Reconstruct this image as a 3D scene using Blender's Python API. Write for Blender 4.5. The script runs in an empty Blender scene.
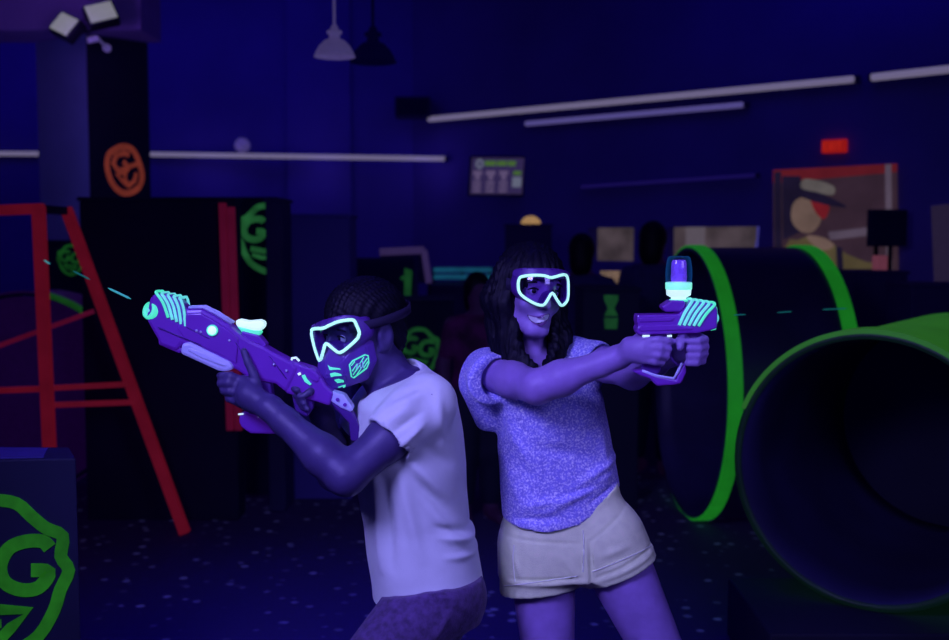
import bpy, bmesh, math, random
import numpy as np
from mathutils import Vector, Matrix
from mathutils.bvhtree import BVHTree
from mathutils.geometry import delaunay_2d_cdt
random.seed(7); RNG = np.random.default_rng(7)
SC = bpy.context.scene
COL = SC.collection
W, H, FPX = 949, 640, 1100.0
CAMZ, PITCH = 1.55, math.atan(80/1100)

# ------------------------------------------------------------ helpers
def ray(px, py):
    a = (px-474.5)/FPX; b = (320-py)/FPX
    c, s = math.cos(PITCH), math.sin(PITCH)
    return Vector((a, c+b*s, -s+b*c))
def P(px, py, Y):
    r = ray(px, py); t = Y/r.y
    return Vector((r.x*t, Y, CAMZ+r.z*t))
CAM = Vector((0, 0, CAMZ))
def PP(px, py, q, n):
    r = ray(px, py); t = (q-CAM).dot(n)/r.dot(n)
    return CAM+r*t

ORI = {}
def thing(name, label, cat, loc, group=None):
    o = bpy.data.objects.new(name, None); COL.objects.link(o)
    o.empty_display_size = .1
    o.location = Vector(loc); ORI[o.name] = Vector(loc)
    o['label'] = label; o['category'] = cat
    if group: o['group'] = group
    return o
def tag(o, label=None, cat=None, group=None, kind=None):
    if label: o['label'] = label
    if cat: o['category'] = cat
    if group: o['group'] = group
    if kind: o['kind'] = kind
    return o
def link(name, me, parent=None, origin=None):
    """mesh in world coordinates -> object"""
    o = bpy.data.objects.new(name, me); COL.objects.link(o)
    if parent is not None:
        org = ORI[parent.name]
        me.transform(Matrix.Translation(-org)); o.parent = parent; ORI[o.name] = org
    elif origin is not None:
        me.transform(Matrix.Translation(-Vector(origin))); o.location = Vector(origin); ORI[o.name] = Vector(origin)
    else:
        ORI[o.name] = Vector((0, 0, 0))
    return o
def mesh(name, vs, fs, mats, smooth=False):
    me = bpy.data.meshes.new(name)
    me.from_pydata([tuple(v) for v in vs], [], [tuple(f) for f in fs])
    if not isinstance(mats, (list, tuple)): mats = [mats]
    for m in mats: me.materials.append(m)
    if smooth: me.polygons.foreach_set('use_smooth', [True]*len(me.polygons))
    me.update(); return me
def bm_fix(me):
    bm = bmesh.new(); bm.from_mesh(me); bmesh.ops.recalc_face_normals(bm, faces=bm.faces); bm.to_mesh(me); bm.free()
def obj(name, vf, mat, parent=None, smooth=False, origin=None, bevel=0, seg=2, fix=True):
    me = mesh(name, vf[0], vf[1], mat, smooth)
    if fix: bm_fix(me)
    o = link(name, me, parent, origin)
    if bevel:
        b = o.modifiers.new('Bevel', 'BEVEL'); b.width = bevel; b.segments = seg; b.limit_method = 'ANGLE'
        b.angle_limit = math.radians(35)
    return o
def join(*vfs):
    V, F = [], []
    for v, f in vfs:
        n = len(V); V += list(v); F += [tuple(i+n for i in q) for q in f]
    return V, F
def box(c, s, R=None):
    c = Vector(c); V = []
    for x in (-.5, .5):
        for y in (-.5, .5):
            for z in (-.5, .5):
                v = Vector((x*s[0], y*s[1], z*s[2]))
                if R is not None: v = R @ v
                V.append(c+v)
    return V, [(0, 1, 3, 2), (4, 6, 7, 5), (0, 4, 5, 1), (2, 3, 7, 6), (0, 2, 6, 4), (1, 5, 7, 3)]
def prism(poly, d):
    """poly: 3D loop, d: extrusion vector"""
    n = len(poly); V = [Vector(p) for p in poly]+[Vector(p)+d for p in poly]
    return V, [tuple(range(n)), tuple(range(2*n-1, n-1, -1))]+[(i, (i+1) % n, n+(i+1) % n, n+i) for i in range(n)]
def frame(d):
    d = d.normalized(); a = Vector((0, 0, 1)) if abs(d.z) < .9 else Vector((1, 0, 0))
    u = d.cross(a).normalized(); return u, d.cross(u).normalized()
def tube(pts, r, n=8, closed=False, square=False):
    pts = [Vector(p) for p in pts]; m = len(pts); V, F = [], []
    rr = r if isinstance(r, (list, tuple)) else [r]*m
    u = None
    for i, p in enumerate(pts):
        if closed: t = pts[(i+1) % m]-pts[i-1]
        else: t = pts[min(i+1, m-1)]-pts[max(i-1, 0)]
        t.normalize()
        if u is None: u, _ = frame(t)
        u = (u-t*u.dot(t)).normalized(); w = t.cross(u)
        for k in range(n):
            a = 2*math.pi*(k+.5)/n
            V.append(p+(u*math.cos(a)+w*math.sin(a))*rr[i])
    for i in range(m if closed else m-1):
        j = (i+1) % m
        for k in range(n): F.append((i*n+k, i*n+(k+1) % n, j*n+(k+1) % n, j*n+k))
    if not closed: F += [tuple(range(n)), tuple(range((m-1)*n, m*n))[::-1]]
    return V, F
def bar(a, b, w): return tube([a, b], w*.7071, 4)
def lathe(prof, c, axis=Vector((0, 0, 1)), n=32, cap=True):
    """prof: [(r, h)] along the axis"""
    c = Vector(c); axis = axis.normalized(); u, w = frame(axis); V, F = [], []
    for r, h in prof:
        for k in range(n):
            a = 2*math.pi*k/n; V.append(c+axis*h+(u*math.cos(a)+w*math.sin(a))*r)
    m = len(prof)
    for i in range(m-1):
        for k in range(n): F.append((i*n+k, i*n+(k+1) % n, (i+1)*n+(k+1) % n, (i+1)*n+k))
    if cap: F += [tuple(range(n)), tuple(range((m-1)*n, m*n))[::-1]]
    return V, F
def ribbon(pts, w, closed=False):
    """2D stroke -> list of 2D quads"""
    pts = [Vector(p) for p in pts]; m = len(pts); L, R = [], []
    for i in range(m):
        if closed: a, b = pts[i-1], pts[(i+1) % m]
        else: a, b = pts[max(i-1, 0)], pts[min(i+1, m-1)]
        t = (b-a).normalized(); n = Vector((-t.y, t.x))*w*.5
        L.append(pts[i]+n); R.append(pts[i]-n)
    return [(L[i], L[(i+1) % m], R[(i+1) % m], R[i]) for i in range(m if closed else m-1)]
def decal(polys, O, U, V, N, thick):
    """2D polys in plane coords -> thin prisms"""
    out = ([], [])
    for q in polys:
        loop = [O+U*p[0]+V*p[1]+N*.0008 for p in q]
        out = join(out, prism(loop, N*thick))
    return out

# ------------------------------------------------------------ materials
def lin(c):
    return tuple(((x/255)/12.92 if x/255 <= .04045 else ((x/255+.055)/1.055)**2.4) for x in c)
def mat(name, base, rough=.6, emit=None, es=1.0, var=.15, scale=30, bump=0, bscale=200, metal=0, coat=0):
    m = bpy.data.materials.new(name); m.use_nodes = True; nt = m.node_tree; N = nt.nodes; L = nt.links
    b = N['Principled BSDF']; b.inputs['Roughness'].default_value = rough; b.inputs['Metallic'].default_value = metal
    b.inputs['Coat Weight'].default_value = coat
    tc = N.new('ShaderNodeTexCoord'); no = N.new('ShaderNodeTexNoise'); no.inputs['Scale'].default_value = scale
    no.inputs['Detail'].default_value = 3
    L.new(tc.outputs['Object'], no.inputs['Vector'])
    mr = N.new('ShaderNodeMapRange'); mr.inputs['From Min'].default_value = .3; mr.inputs['From Max'].default_value = .7
    mr.inputs['To Min'].default_value = 1-var; mr.inputs['To Max'].default_value = 1+var
    L.new(no.outputs['Fac'], mr.inputs['Value'])
    vm = N.new('ShaderNodeVectorMath'); vm.operation = 'SCALE'; vm.inputs[0].default_value = base
    L.new(mr.outputs['Result'], vm.inputs['Scale']); L.new(vm.outputs[0], b.inputs['Base Color'])
    if emit is not None:
        v2 = N.new('ShaderNodeVectorMath'); v2.operation = 'SCALE'; v2.inputs[0].default_value = emit
        L.new(mr.outputs['Result'], v2.inputs['Scale']); L.new(v2.outputs[0], b.inputs['Emission Color'])
        b.inputs['Emission Strength'].default_value = es
    if bump:
        n2 = N.new('ShaderNodeTexNoise'); n2.inputs['Scale'].default_value = bscale; n2.inputs['Detail'].default_value = 4
        L.new(tc.outputs['Object'], n2.inputs['Vector'])
        bp = N.new('ShaderNodeBump'); bp.inputs['Strength'].default_value = bump; bp.inputs['Distance'].default_value = .004
        L.new(n2.outputs['Fac'], bp.inputs['Height']); L.new(bp.outputs['Normal'], b.inputs['Normal'])
    return m
def glow(name, srgb, es=1.0, var=.08, scale=40, base=None):
    c = lin(srgb); return mat(name, base or tuple(min(.8, x) for x in c), .5, c, es, var, scale)
M = {}
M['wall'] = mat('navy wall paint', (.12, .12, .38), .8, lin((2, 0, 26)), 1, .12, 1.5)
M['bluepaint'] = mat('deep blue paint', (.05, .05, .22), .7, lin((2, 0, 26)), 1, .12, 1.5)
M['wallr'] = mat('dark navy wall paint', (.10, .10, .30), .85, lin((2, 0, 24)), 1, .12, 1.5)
M['ceil'] = mat('dark ceiling paint', (.05, .05, .14), .9)
M['pillar'] = mat('blue pillar paint', (.30, .33, .6), .7, lin((2, 2, 22)), 1, .1, 2)
M['black'] = mat('matt black panel', (.006, .006, .02), .8, lin((0, 0, 7)), 1, .2, 3)
M['blackblue'] = mat('dark blue panel', (.010, .014, .045), .7, lin((1, 0, 14)), 1, .2, 3)
M['metal'] = mat('black metal', (.02, .02, .04), .4, metal=.6)
M['red'] = glow('fluorescent red tape', (80, 8, 24), 1.0, .12, 9)
M['reddim'] = glow('dim red tape', (68, 6, 30), 1.0, .12, 9)
M['green'] = glow('fluorescent green tape', (18, 100, 24), 1, .12, 6)
M['greenlogo'] = glow('fluorescent green paint', (24, 86, 16), 1, .3, 14)
M['greendim'] = glow('dim green paint', (14, 58, 20), 1, .3, 12)
M['greensoft'] = glow('soft green paint', (26, 76, 40), 1, .3, 12)
M['orange'] = glow('fluorescent orange paint', (98, 38, 28), 1, .2, 14)
M['strip'] = glow('light strip diffuser', (104, 96, 126), 1.0, .03)
M['strip2'] = glow('light strip diffuser dim', (78, 70, 128), 1.0, .03)
M['strip3'] = glow('light strip diffuser faint', (20, 12, 74), 1, .03)
M['flood'] = glow('floodlight lens', (112, 112, 118), 1.1, .05)
M['white'] = mat('white enamel', (.5, .45, .6), .5, lin((58, 50, 92)), 1, .05)
M['exit'] = glow('exit sign red', (140, 20, 14), 1, .04)
M['exit2'] = glow('exit sign letters', (160, 34, 20), 1, .04)

def floor_mat():
    m = bpy.data.materials.new('speckled carpet'); m.use_nodes = True; nt = m.node_tree; N = nt.nodes; L = nt.links
    b = N['Principled BSDF']; b.inputs['Roughness'].default_value = .9
    tc = N.new('ShaderNodeTexCoord')
    vo = N.new('ShaderNodeTexVoronoi'); vo.inputs['Scale'].default_value = 12; vo.inputs['Randomness'].default_value = 1
    L.new(tc.outputs['Object'], vo.inputs['Vector'])
    n0 = N.new('ShaderNodeTexNoise'); n0.inputs['Scale'].default_value = 45; L.new(tc.outputs['Object'], n0.inputs['Vector'])
    ad = N.new('ShaderNodeMath'); ad.operation = 'MULTIPLY_ADD'; ad.inputs[1].default_value = .18
    L.new(n0.outputs['Fac'], ad.inputs[0]); L.new(vo.outputs['Distance'], ad.inputs[2])
    r = N.new('ShaderNodeValToRGB'); r.color_ramp.elements[0].position = .24; r.color_ramp.elements[0].color = (1, 1, 1, 1)
    r.color_ramp.elements[1].position = .36; r.color_ramp.elements[1].color = (0, 0, 0, 1)
    L.new(ad.outputs[0], r.inputs['Fac'])
    # only some of the cells carry a fleck, each of its own strength
    sep = N.new('ShaderNodeSeparateColor'); L.new(vo.outputs['Color'], sep.inputs['Color'])
    r2 = N.new('ShaderNodeValToRGB'); r2.color_ramp.elements[0].position = .15; r2.color_ramp.elements[1].position = 1
    L.new(sep.outputs['Red'], r2.inputs['Fac'])
    mu = N.new('ShaderNodeMath'); mu.operation = 'MULTIPLY'; L.new(r.outputs['Color'], mu.inputs[0]); L.new(r2.outputs['Color'], mu.inputs[1])
    mx = N.new('ShaderNodeMix'); mx.data_type = 'RGBA'
    mx.inputs['A'].default_value = (.022, .022, .075, 1); mx.inputs['B'].default_value = (.24, .26, .30, 1)
    L.new(mu.outputs[0], mx.inputs['Factor']); L.new(mx.outputs['Result'], b.inputs['Base Color'])
    em = N.new('ShaderNodeMix'); em.data_type = 'RGBA'
    em.inputs['A'].default_value = (*lin((2, 0, 14)), 1); em.inputs['B'].default_value = (*lin((24, 26, 58)), 1)
    L.new(mu.outputs[0], em.inputs['Factor']); L.new(em.outputs['Result'], b.inputs['Emission Color']); b.inputs['Emission Strength'].default_value = 1
    return m
M['floor'] = floor_mat()

# ------------------------------------------------------------ signed distance modelling
class Field:
    def __init__(s, lo, hi, h):
        s.lo = np.array(lo, float); s.h = h
        s.n = np.ceil((np.array(hi)-s.lo)/h).astype(int)+1
        s.d = np.full(s.n, 1.0, np.float32)
        s.ax = [(s.lo[i]+h*np.arange(s.n[i])).astype(np.float32) for i in range(3)]
    def sl(s, lo, hi):
        r = []
        for i in range(3):
            a = int(max(0, math.floor((lo[i]-s.lo[i])/s.h))); b = int(min(s.n[i], math.ceil((hi[i]-s.lo[i])/s.h)+1))
            r.append(slice(a, max(a, b)))
        return tuple(r)
    def apply(s, fn, lo, hi, k, op='u'):
        pad = k+.03
        S = s.sl([x-pad for x in lo], [x+pad for x in hi])
        x = s.ax[0][S[0]][:, None, None]; y = s.ax[1][S[1]][None, :, None]; z = s.ax[2][S[2]][None, None, :]
        if x.size == 0 or y.size == 0 or z.size == 0: return s
        v = fn(x, y, z); a = s.d[S]
        if op == 'u':
            r = np.minimum(a, v)
            if k > 0:
                hh = np.maximum(k-np.abs(a-v), 0)/k; r = r-hh*hh*k*.25
        else:                                  # subtract
            v = -v; r = np.maximum(a, v)
            if k > 0:
                hh = np.maximum(k-np.abs(a-v), 0)/k; r = r+hh*hh*k*.25
        s.d[S] = r; return s
    def cone(s, a, b, r1, r2, k=.01, op='u'):
        a = np.array(a, np.float32); b = np.array(b, np.float32); ba = b-a; L = float(ba@ba)+1e-9; R = max(r1, r2)
        def fn(x, y, z):
            px, py, pz = x-a[0], y-a[1], z-a[2]
            t = np.clip((px*ba[0]+py*ba[1]+pz*ba[2])/L, 0, 1)
            return np.sqrt((px-t*ba[0])**2+(py-t*ba[1])**2+(pz-t*ba[2])**2)-(r1+(r2-r1)*t)
        return s.apply(fn, np.minimum(a, b)-R, np.maximum(a, b)+R, k, op)
    def chain(s, pts, rs, k=.01):
        for i in range(len(pts)-1): s.cone(pts[i], pts[i+1], rs[i], rs[i+1], k)
        return s
    def ell(s, c, r, k=.01, op='u', R=None):
        c = np.array(c, np.float32); r = np.array(r, np.float32); Rm = max(r)
        A = np.array(R.transposed() if R is not None else Matrix.Identity(3), np.float32)
        def fn(x, y, z):
            p = [x-c[0], y-c[1], z-c[2]]
            q = [A[i, 0]*p[0]+A[i, 1]*p[1]+A[i, 2]*p[2] for i in range(3)]
            k0 = np.sqrt((q[0]/r[0])**2+(q[1]/r[1])**2+(q[2]/r[2])**2)
            k1 = np.sqrt((q[0]/r[0]**2)**2+(q[1]/r[1]**2)**2+(q[2]/r[2]**2)**2)+1e-6
            return k0*(k0-1)/k1
        return s.apply(fn, c-Rm, c+Rm, k, op)
    def loft(s, rows, k=.02, yaw=0, p=2.3, op='u'):
        """rows: (z, cx, cy, a, b) elliptic sections stacked in z"""
        rows = sorted(rows); Z = np.array([r[0] for r in rows])
        zz = np.linspace(Z[0], Z[-1], 200)
        cols = []
        for j in range(1, 5):
            v = np.interp(zz, Z, [r[j] for r in rows]); ker = np.ones(9)/9
            vp = np.pad(v, 4, mode='edge'); cols.append(np.convolve(vp, ker, 'valid'))
        cy, sy = math.cos(yaw), math.sin(yaw)
        def fn(x, y, z):
            cx, cyy, a, b = [np.interp(z, zz, c).astype(np.float32) for c in cols]
            u = (x-cx)*cy+(y-cyy)*sy; v = -(x-cx)*sy+(y-cyy)*cy
            q = (np.abs(u/a)**p+np.abs(v/b)**p)**(1/p)
            d = (q-1)*np.minimum(a, b)
            e = np.maximum(Z[0]-z, z-Z[-1])
            return np.maximum(d, e) if True else d
        R = max(max(r[3], r[4]) for r in rows)*1.2
        lo = (min(r[1] for r in rows)-R, min(r[2] for r in rows)-R, Z[0]); hi = (max(r[1] for r in rows)+R, max(r[2] for r in rows)+R, Z[-1])
        return s.apply(fn, lo, hi, k, op)
    def plane(s, q, n, lo, hi, k=0):
        """cut away the half space on the side of n within box"""
        n = Vector(n).normalized(); q = Vector(q)
        def fn(x, y, z): return -((x-q.x)*n.x+(y-q.y)*n.y+(z-q.z)*n.z)
        S_pad = k+.03
        return s.apply(fn, [l+S_pad for l in lo], [h-S_pad for h in hi], k, 's')
    def cut(s, fn):
        x = s.ax[0][:, None, None]; y = s.ax[1][None, :, None]; z = s.ax[2][None, None, :]
        s.d = np.maximum(s.d, fn(x, y, z)).astype(np.float32); return s
    def mesh(s):
        d = s.d; d[0] = d[-1] = 1; d[:, 0] = d[:, -1] = 1; d[:, :, 0] = d[:, :, -1] = 1
        ins = d < 0; nx, ny, nz = d.shape
        c = np.zeros((nx-1, ny-1, nz-1), np.int8)
        for i in (0, 1):
            for j in (0, 1):
                for k in (0, 1): c += ins[i:nx-1+i, j:ny-1+j, k:nz-1+k]
        act = np.argwhere((c > 0) & (c < 8)); idx = -np.ones(c.shape, np.int64); idx[act[:, 0], act[:, 1], act[:, 2]] = np.arange(len(act))
        cor = [(i, j, k) for i in (0, 1) for j in (0, 1) for k in (0, 1)]
        val = np.stack([d[act[:, 0]+i, act[:, 1]+j, act[:, 2]+k] for i, j, k in cor], 1)
        acc = np.zeros((len(act), 3)); cnt = np.zeros(len(act))
        for a in range(8):
            for b in range(a+1, 8):
                ca, cb = np.array(cor[a]), np.array(cor[b])
                if abs(ca-cb).sum() != 1: continue
                va, vb = val[:, a], val[:, b]; m = (va < 0) != (vb < 0)
                t = va[m]/(va[m]-vb[m]); acc[m] += ca+t[:, None]*(cb-ca); cnt[m] += 1
        V = s.lo+s.h*(act+acc/cnt[:, None])
        F = []
        for ax in range(3):
            o = [0, 1, 2]; o.remove(ax)
            A = np.take(ins, range(0, d.shape[ax]-1), ax); B = np.take(ins, range(1, d.shape[ax]), ax)
            e = np.argwhere(A != B); si = A[e[:, 0], e[:, 1], e[:, 2]]
            q = []
            for (u, w) in ((0, 0), (1, 0), (1, 1), (0, 1)):
                g = e.copy(); g[:, o[0]] -= u; g[:, o[1]] -= w; q.append(idx[g[:, 0], g[:, 1], g[:, 2]])
            q = np.stack(q, 1)
            flip = si if ax != 1 else ~si
            q[~flip] = q[~flip][:, ::-1]
            F.append(q)
        F = np.concatenate(F)
        return V, F
def relax(V, F, n=2, lam=.5):
    V = V.copy()
    for _ in range(n):
        acc = np.zeros_like(V); cnt = np.zeros(len(V))
        for i in range(4):
            a, b = F[:, i], F[:, (i+1) % 4]
            np.add.at(acc, a, V[b]); np.add.at(cnt, a, 1); np.add.at(acc, b, V[a]); np.add.at(cnt, b, 1)
        V += lam*(acc/np.maximum(cnt, 1)[:, None]-V)
    return V
def vnormals(V, F):
    n = np.cross(V[F[:, 2]]-V[F[:, 0]], V[F[:, 3]]-V[F[:, 1]]); N = np.zeros_like(V)
    for i in range(4): np.add.at(N, F[:, i], n)
    return N/(np.linalg.norm(N, axis=1)[:, None]+1e-12)
def npmesh(name, V, F, mats, mi=None):
    me = bpy.data.meshes.new(name)
    me.vertices.add(len(V)); me.vertices.foreach_set('co', V.astype(np.float32).ravel())
    me.loops.add(F.size); me.loops.foreach_set('vertex_index', F.astype(np.int32).ravel())
    me.polygons.add(len(F)); me.polygons.foreach_set('loop_start', np.arange(0, F.size, 4, dtype=np.int32))
    for m in (mats if isinstance(mats, (list, tuple)) else [mats]): me.materials.append(m)
    if mi is not None: me.polygons.foreach_set('material_index', mi.astype(np.int32))
    me.polygons.foreach_set('use_smooth', np.ones(len(F), bool))
    me.update(calc_edges=True); me.validate(); return me
def px_of(V):
    """project world points to the photograph's pixels"""
    c, s = math.cos(PITCH), math.sin(PITCH)
    z = V[:, 2]-CAMZ; dep = V[:, 1]*c-z*s; up = V[:, 1]*s+z*c
    return 474.5+FPX*V[:, 0]/dep, 320-FPX*up/dep
def folds(V, F, segs):
    """raise cloth folds: segs = (ax, az, bx, bz, width, height) measured over the garment, on the side with normal -Y"""
    N = vnormals(V, F); off = np.zeros(len(V))
    for (a, b, w, hgt) in segs:
        a = np.array((a.x, a.z)); b = np.array((b.x, b.z)); ba = b-a; p = V[:, [0, 2]]-a
        t = np.clip((p@ba)/(ba@ba+1e-9), 0, 1); dd = np.linalg.norm(p-t[:, None]*ba, axis=1)
        env = np.sin(np.pi*np.clip(t*.84+.08, 0, 1))
        x = dd/w
        off += hgt*env*np.exp(-x*x)*(N[:, 1] < .3)
    return V+N*off[:, None]
def bvh_of(V, F): return BVHTree.FromPolygons([tuple(v) for v in V], [tuple(int(i) for i in f) for f in F])
def hit(bvh, px, py, fallbackY=None):
    d = ray(px, py).normalized(); r = bvh.ray_cast(CAM, d)
    if r[0] is None:
        if fallbackY: return P(px, py, fallbackY), Vector((0, -1, 0))
        r = bvh.find_nearest(P(px, py, 2.75)); return r[0], r[1]
    return r[0], r[1]
def densify(poly, step):
    out = []
    for i in range(len(poly)):
        a = Vector(poly[i]); b = Vector(poly[(i+1) % len(poly)]); n = max(1, int((b-a).length/step))
        out += [a+(b-a)*(k/n) for k in range(n)]
    return out
def smoothloop(pts, n=4, closed=True):
    pts = [Vector(p) for p in pts]; out = []; m = len(pts)
    for i in range(m if closed else m-1):
        p0, p1, p2, p3 = (pts[(i-1) % m], pts[i], pts[(i+1) % m], pts[(i+2) % m]) if closed else (pts[max(i-1, 0)], pts[i], pts[i+1], pts[min(i+2, m-1)])
        for k in range(n):
            t = k/n
            out.append(.5*((2*p1)+(p2-p0)*t+(2*p0-5*p1+4*p2-p3)*t*t+(3*p1-p0-3*p2+p3)*t**3))
    if not closed: out.append(pts[-1])
    return out
def patch(poly, bvh, off=.001, thick=.0, step=2.0, Y=None):
    """fit a flat outline onto a curved surface as a thin sheet"""
    b = densify(poly, step); n = len(b); pts = list(b)
    xs = [p.x for p in b]; ys = [p.y for p in b]
    def inside(x, y):
        c = False
        for i in range(n):
            x1, y1 = b[i]; x2, y2 = b[i-1]
            if (y1 > y) != (y2 > y) and x < (x2-x1)*(y-y1)/(y2-y1)+x1: c = not c
        return c
    x = min(xs)+step*.5
    while x < max(xs):
        y = min(ys)+step*.5
        while y < max(ys):
            if inside(x, y) and min((Vector((x, y))-q).length for q in b) > step*.45: pts.append(Vector((x, y)))
            y += step
        x += step
    v2, _, f2 = delaunay_2d_cdt(pts, [], [list(range(n))], 1, 1e-4)[:3]
    V, Nn = [], []
    for p in v2:
        h, nn = hit(bvh, p.x, p.y, Y)
        if nn.dot(h-CAM) > 0: nn = -nn
        V.append(h+nn*off); Nn.append(nn)
    F = [tuple(f) for f in f2]
    if thick > 0:
        m = len(V); cnt = {}
        for f in F:
            for i in range(len(f)):
                e = (f[i], f[(i+1) % len(f)]); cnt[tuple(sorted(e))] = cnt.get(tuple(sorted(e)), [])+[e]
        back = [V[i]+(V[i]-CAM).normalized()*thick for i in range(m)]
        F2 = [tuple(i+m for i in f)[::-1] for f in F]
        side = [(e[0][1], e[0][0], e[0][0]+m, e[0][1]+m) for e in cnt.values() if len(e) == 1]
        V = V+back; F = F+F2+side
    return V, F

def arcband(A, ax, r0, r1, h0, h1, a0, a1, n=40):
    """strip of a ring; angles in degrees, 90 = top, 0 = toward the right seen along the axis"""
    ax = ax.normalized(); U = Vector((ax.y, -ax.x, 0)).normalized(); Z = Vector((0, 0, 1)); V, F = [], []
    for i in range(n+1):
        a = math.radians(a0+(a1-a0)*i/n); d = U*math.cos(a)+Z*math.sin(a)
        for r, h in ((r0, h0), (r1, h0), (r1, h1), (r0, h1)): V.append(A+d*r+ax*h)
    for i in range(n):
        for q in range(4): F.append((i*4+q, i*4+(q+1) % 4, i*4+4+(q+1) % 4, i*4+4+q))
    F += [(0, 1, 2, 3), (n*4+3, n*4+2, n*4+1, n*4)]
    return V, F
# ------------------------------------------------------------ the room
def struct(name, vf, m, **k):
    o = obj(name, vf, m, **k); o['kind'] = 'structure'; return o
ZC = 4.4
struct('floor', box((1, 6.2, -.05), (18, 18, .1)), M['floor'])
struct('ceiling', box((1, 6.2, ZC+.05), (18, 18, .1)), M['ceil'])
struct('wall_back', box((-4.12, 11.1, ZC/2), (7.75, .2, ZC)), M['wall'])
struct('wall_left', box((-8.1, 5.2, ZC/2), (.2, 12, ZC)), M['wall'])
# slanting wall on the right with the service opening
WA = Vector((-.43, 10.85, 0)); WB = Vector((7.3, 4.50, 0)); WD = (WB-WA).normalized(); WN = Vector((WD.y, -WD.x, 0))
if WN.y > 0: WN = -WN
def WPT(px, py, off=0): return PP(px, py, WA+WN*off, WN)
def sz(px, py): p = WPT(px, py); return (p-WA).dot(WD), p.z
s0, z0 = sz(588, 262); s1, z1 = sz(757, 222); z0 = sz(670, 262)[1]; z1 = sz(670, 227)[1]
WLEN = (WB-WA).length
def wseg(a, b, za, zb, th=.15):
    loop = [WA+WD*a+Vector((0, 0, za)), WA+WD*b+Vector((0, 0, za)), WA+WD*b+Vector((0, 0, zb)), WA+WD*a+Vector((0, 0, zb))]
    return prism(loop, -WN*th)
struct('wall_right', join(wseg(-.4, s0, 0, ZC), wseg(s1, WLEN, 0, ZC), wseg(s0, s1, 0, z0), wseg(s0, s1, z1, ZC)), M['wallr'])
# back room seen through the opening
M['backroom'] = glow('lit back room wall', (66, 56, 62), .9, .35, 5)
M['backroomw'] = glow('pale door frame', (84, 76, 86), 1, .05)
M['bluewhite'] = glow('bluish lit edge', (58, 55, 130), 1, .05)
bk = 1.0
struct('wall_kitchen', prism([WA-WN*bk+WD*(s0-1)+Vector((0, 0, .6)), WA-WN*bk+WD*(s1+.6)+Vector((0, 0, .6)), WA-WN*bk+WD*(s1+.6)+Vector((0, 0, 2.4)), WA-WN*bk+WD*(s0-1)+Vector((0, 0, 2.4))], -WN*.05), M['backroom'])
a = WPT(696, 240, -bk+.03)
struct('trim_1', prism([Vector((a.x, a.y, .65))-WD*.09, Vector((a.x, a.y, .65))+WD*.09, Vector((a.x, a.y, 2.35))+WD*.09, Vector((a.x, a.y, 2.35))-WD*.09], WN*.03), M['backroomw'])
sa, _ = sz(752, 240)
struct('trim_2', prism([WA+WD*sa+Vector((0, 0, z0)), WA+WD*s1+Vector((0, 0, z0)), WA+WD*s1+Vector((0, 0, z1)), WA+WD*(sa+.06)+Vector((0, 0, z1))], -WN*.03), M['bluewhite'])
sm = sz(650, 240)[0]
struct('trim_3', wseg(sm-.16, sm+.16, z0, z1, .12), M['wallr'])

# light strips
def strip(a, b, w, m, label, N):
    t = thing('light_strip', label, 'light', (a+b)/2, 'long tube lights on the walls')
    d = (b-a).normalized(); a2, b2 = a, b
    obj('diffuser', tube([a2+N*.03, b2+N*.03], w/2, 10), m, t, smooth=False)
    obj('housing', join(bar(a2-d*.02, b2+d*.02, w*1.05), box(a2+N*.02, (w*.9,)*3), box(b2+N*.02, (w*.9,)*3)), M['blackblue'], t)
    return t
NB = Vector((0, -1, 0))
YB = 10.98
strip(P(-60, 153.5, YB), P(43, 154, YB), .046, M['strip'], 'pale tube light on the back wall left of the blue pillar', NB)
strip(P(150, 154.5, YB), WPT(445, 159, .04), .046, M['strip'], 'long pale tube light on the back wall right of the blue pillar', NB)
def wstrip(x0, y0, x1, y1, w, m, label):
    strip(WPT(x0, y0, .05), WPT(x1, y1, .05), w, m, label, WN)
wstrip(431, 119.5, 857, 79.5, .052, M['strip'], 'longest pale tube light rising across the right wall')
wstrip(528, 124, 746, 105, .045, M['strip2'], 'dimmer violet tube light just below the longest one')
wstrip(873, 78, 985, 66, .055, M['strip'], 'pale tube light cut off by the right edge above the exit sign')
wstrip(583, 187, 757, 175.5, .03, M['strip3'], 'faint blue tube light above the service opening')

# pillar with badge
PY = 8.0
c0 = P(90, 200, PY); pr = P(151, 200, PY); pl = P(40, 200, PY)
pc = Vector((c0.x, PY, 0)); A1 = P(151, 200, PY+.34); A0 = P(40, 200, PY+.34); A1.z = A0.z = 0; A2 = A1+A0-pc
pil = prism([pc, A1, A2, A0], Vector((0, 0, ZC)))
me = mesh('pillar', pil[0], pil[1], [M['pillar'], M['black']]); bm_fix(me)
for p_ in me.polygons:
    if p_.normal.x > .2: p_.material_index = 1
po = link('pillar', me, None, pc); tag(po, 'tall square pillar, pale blue on one face and black on the other with orange badge', 'pillar')

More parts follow.
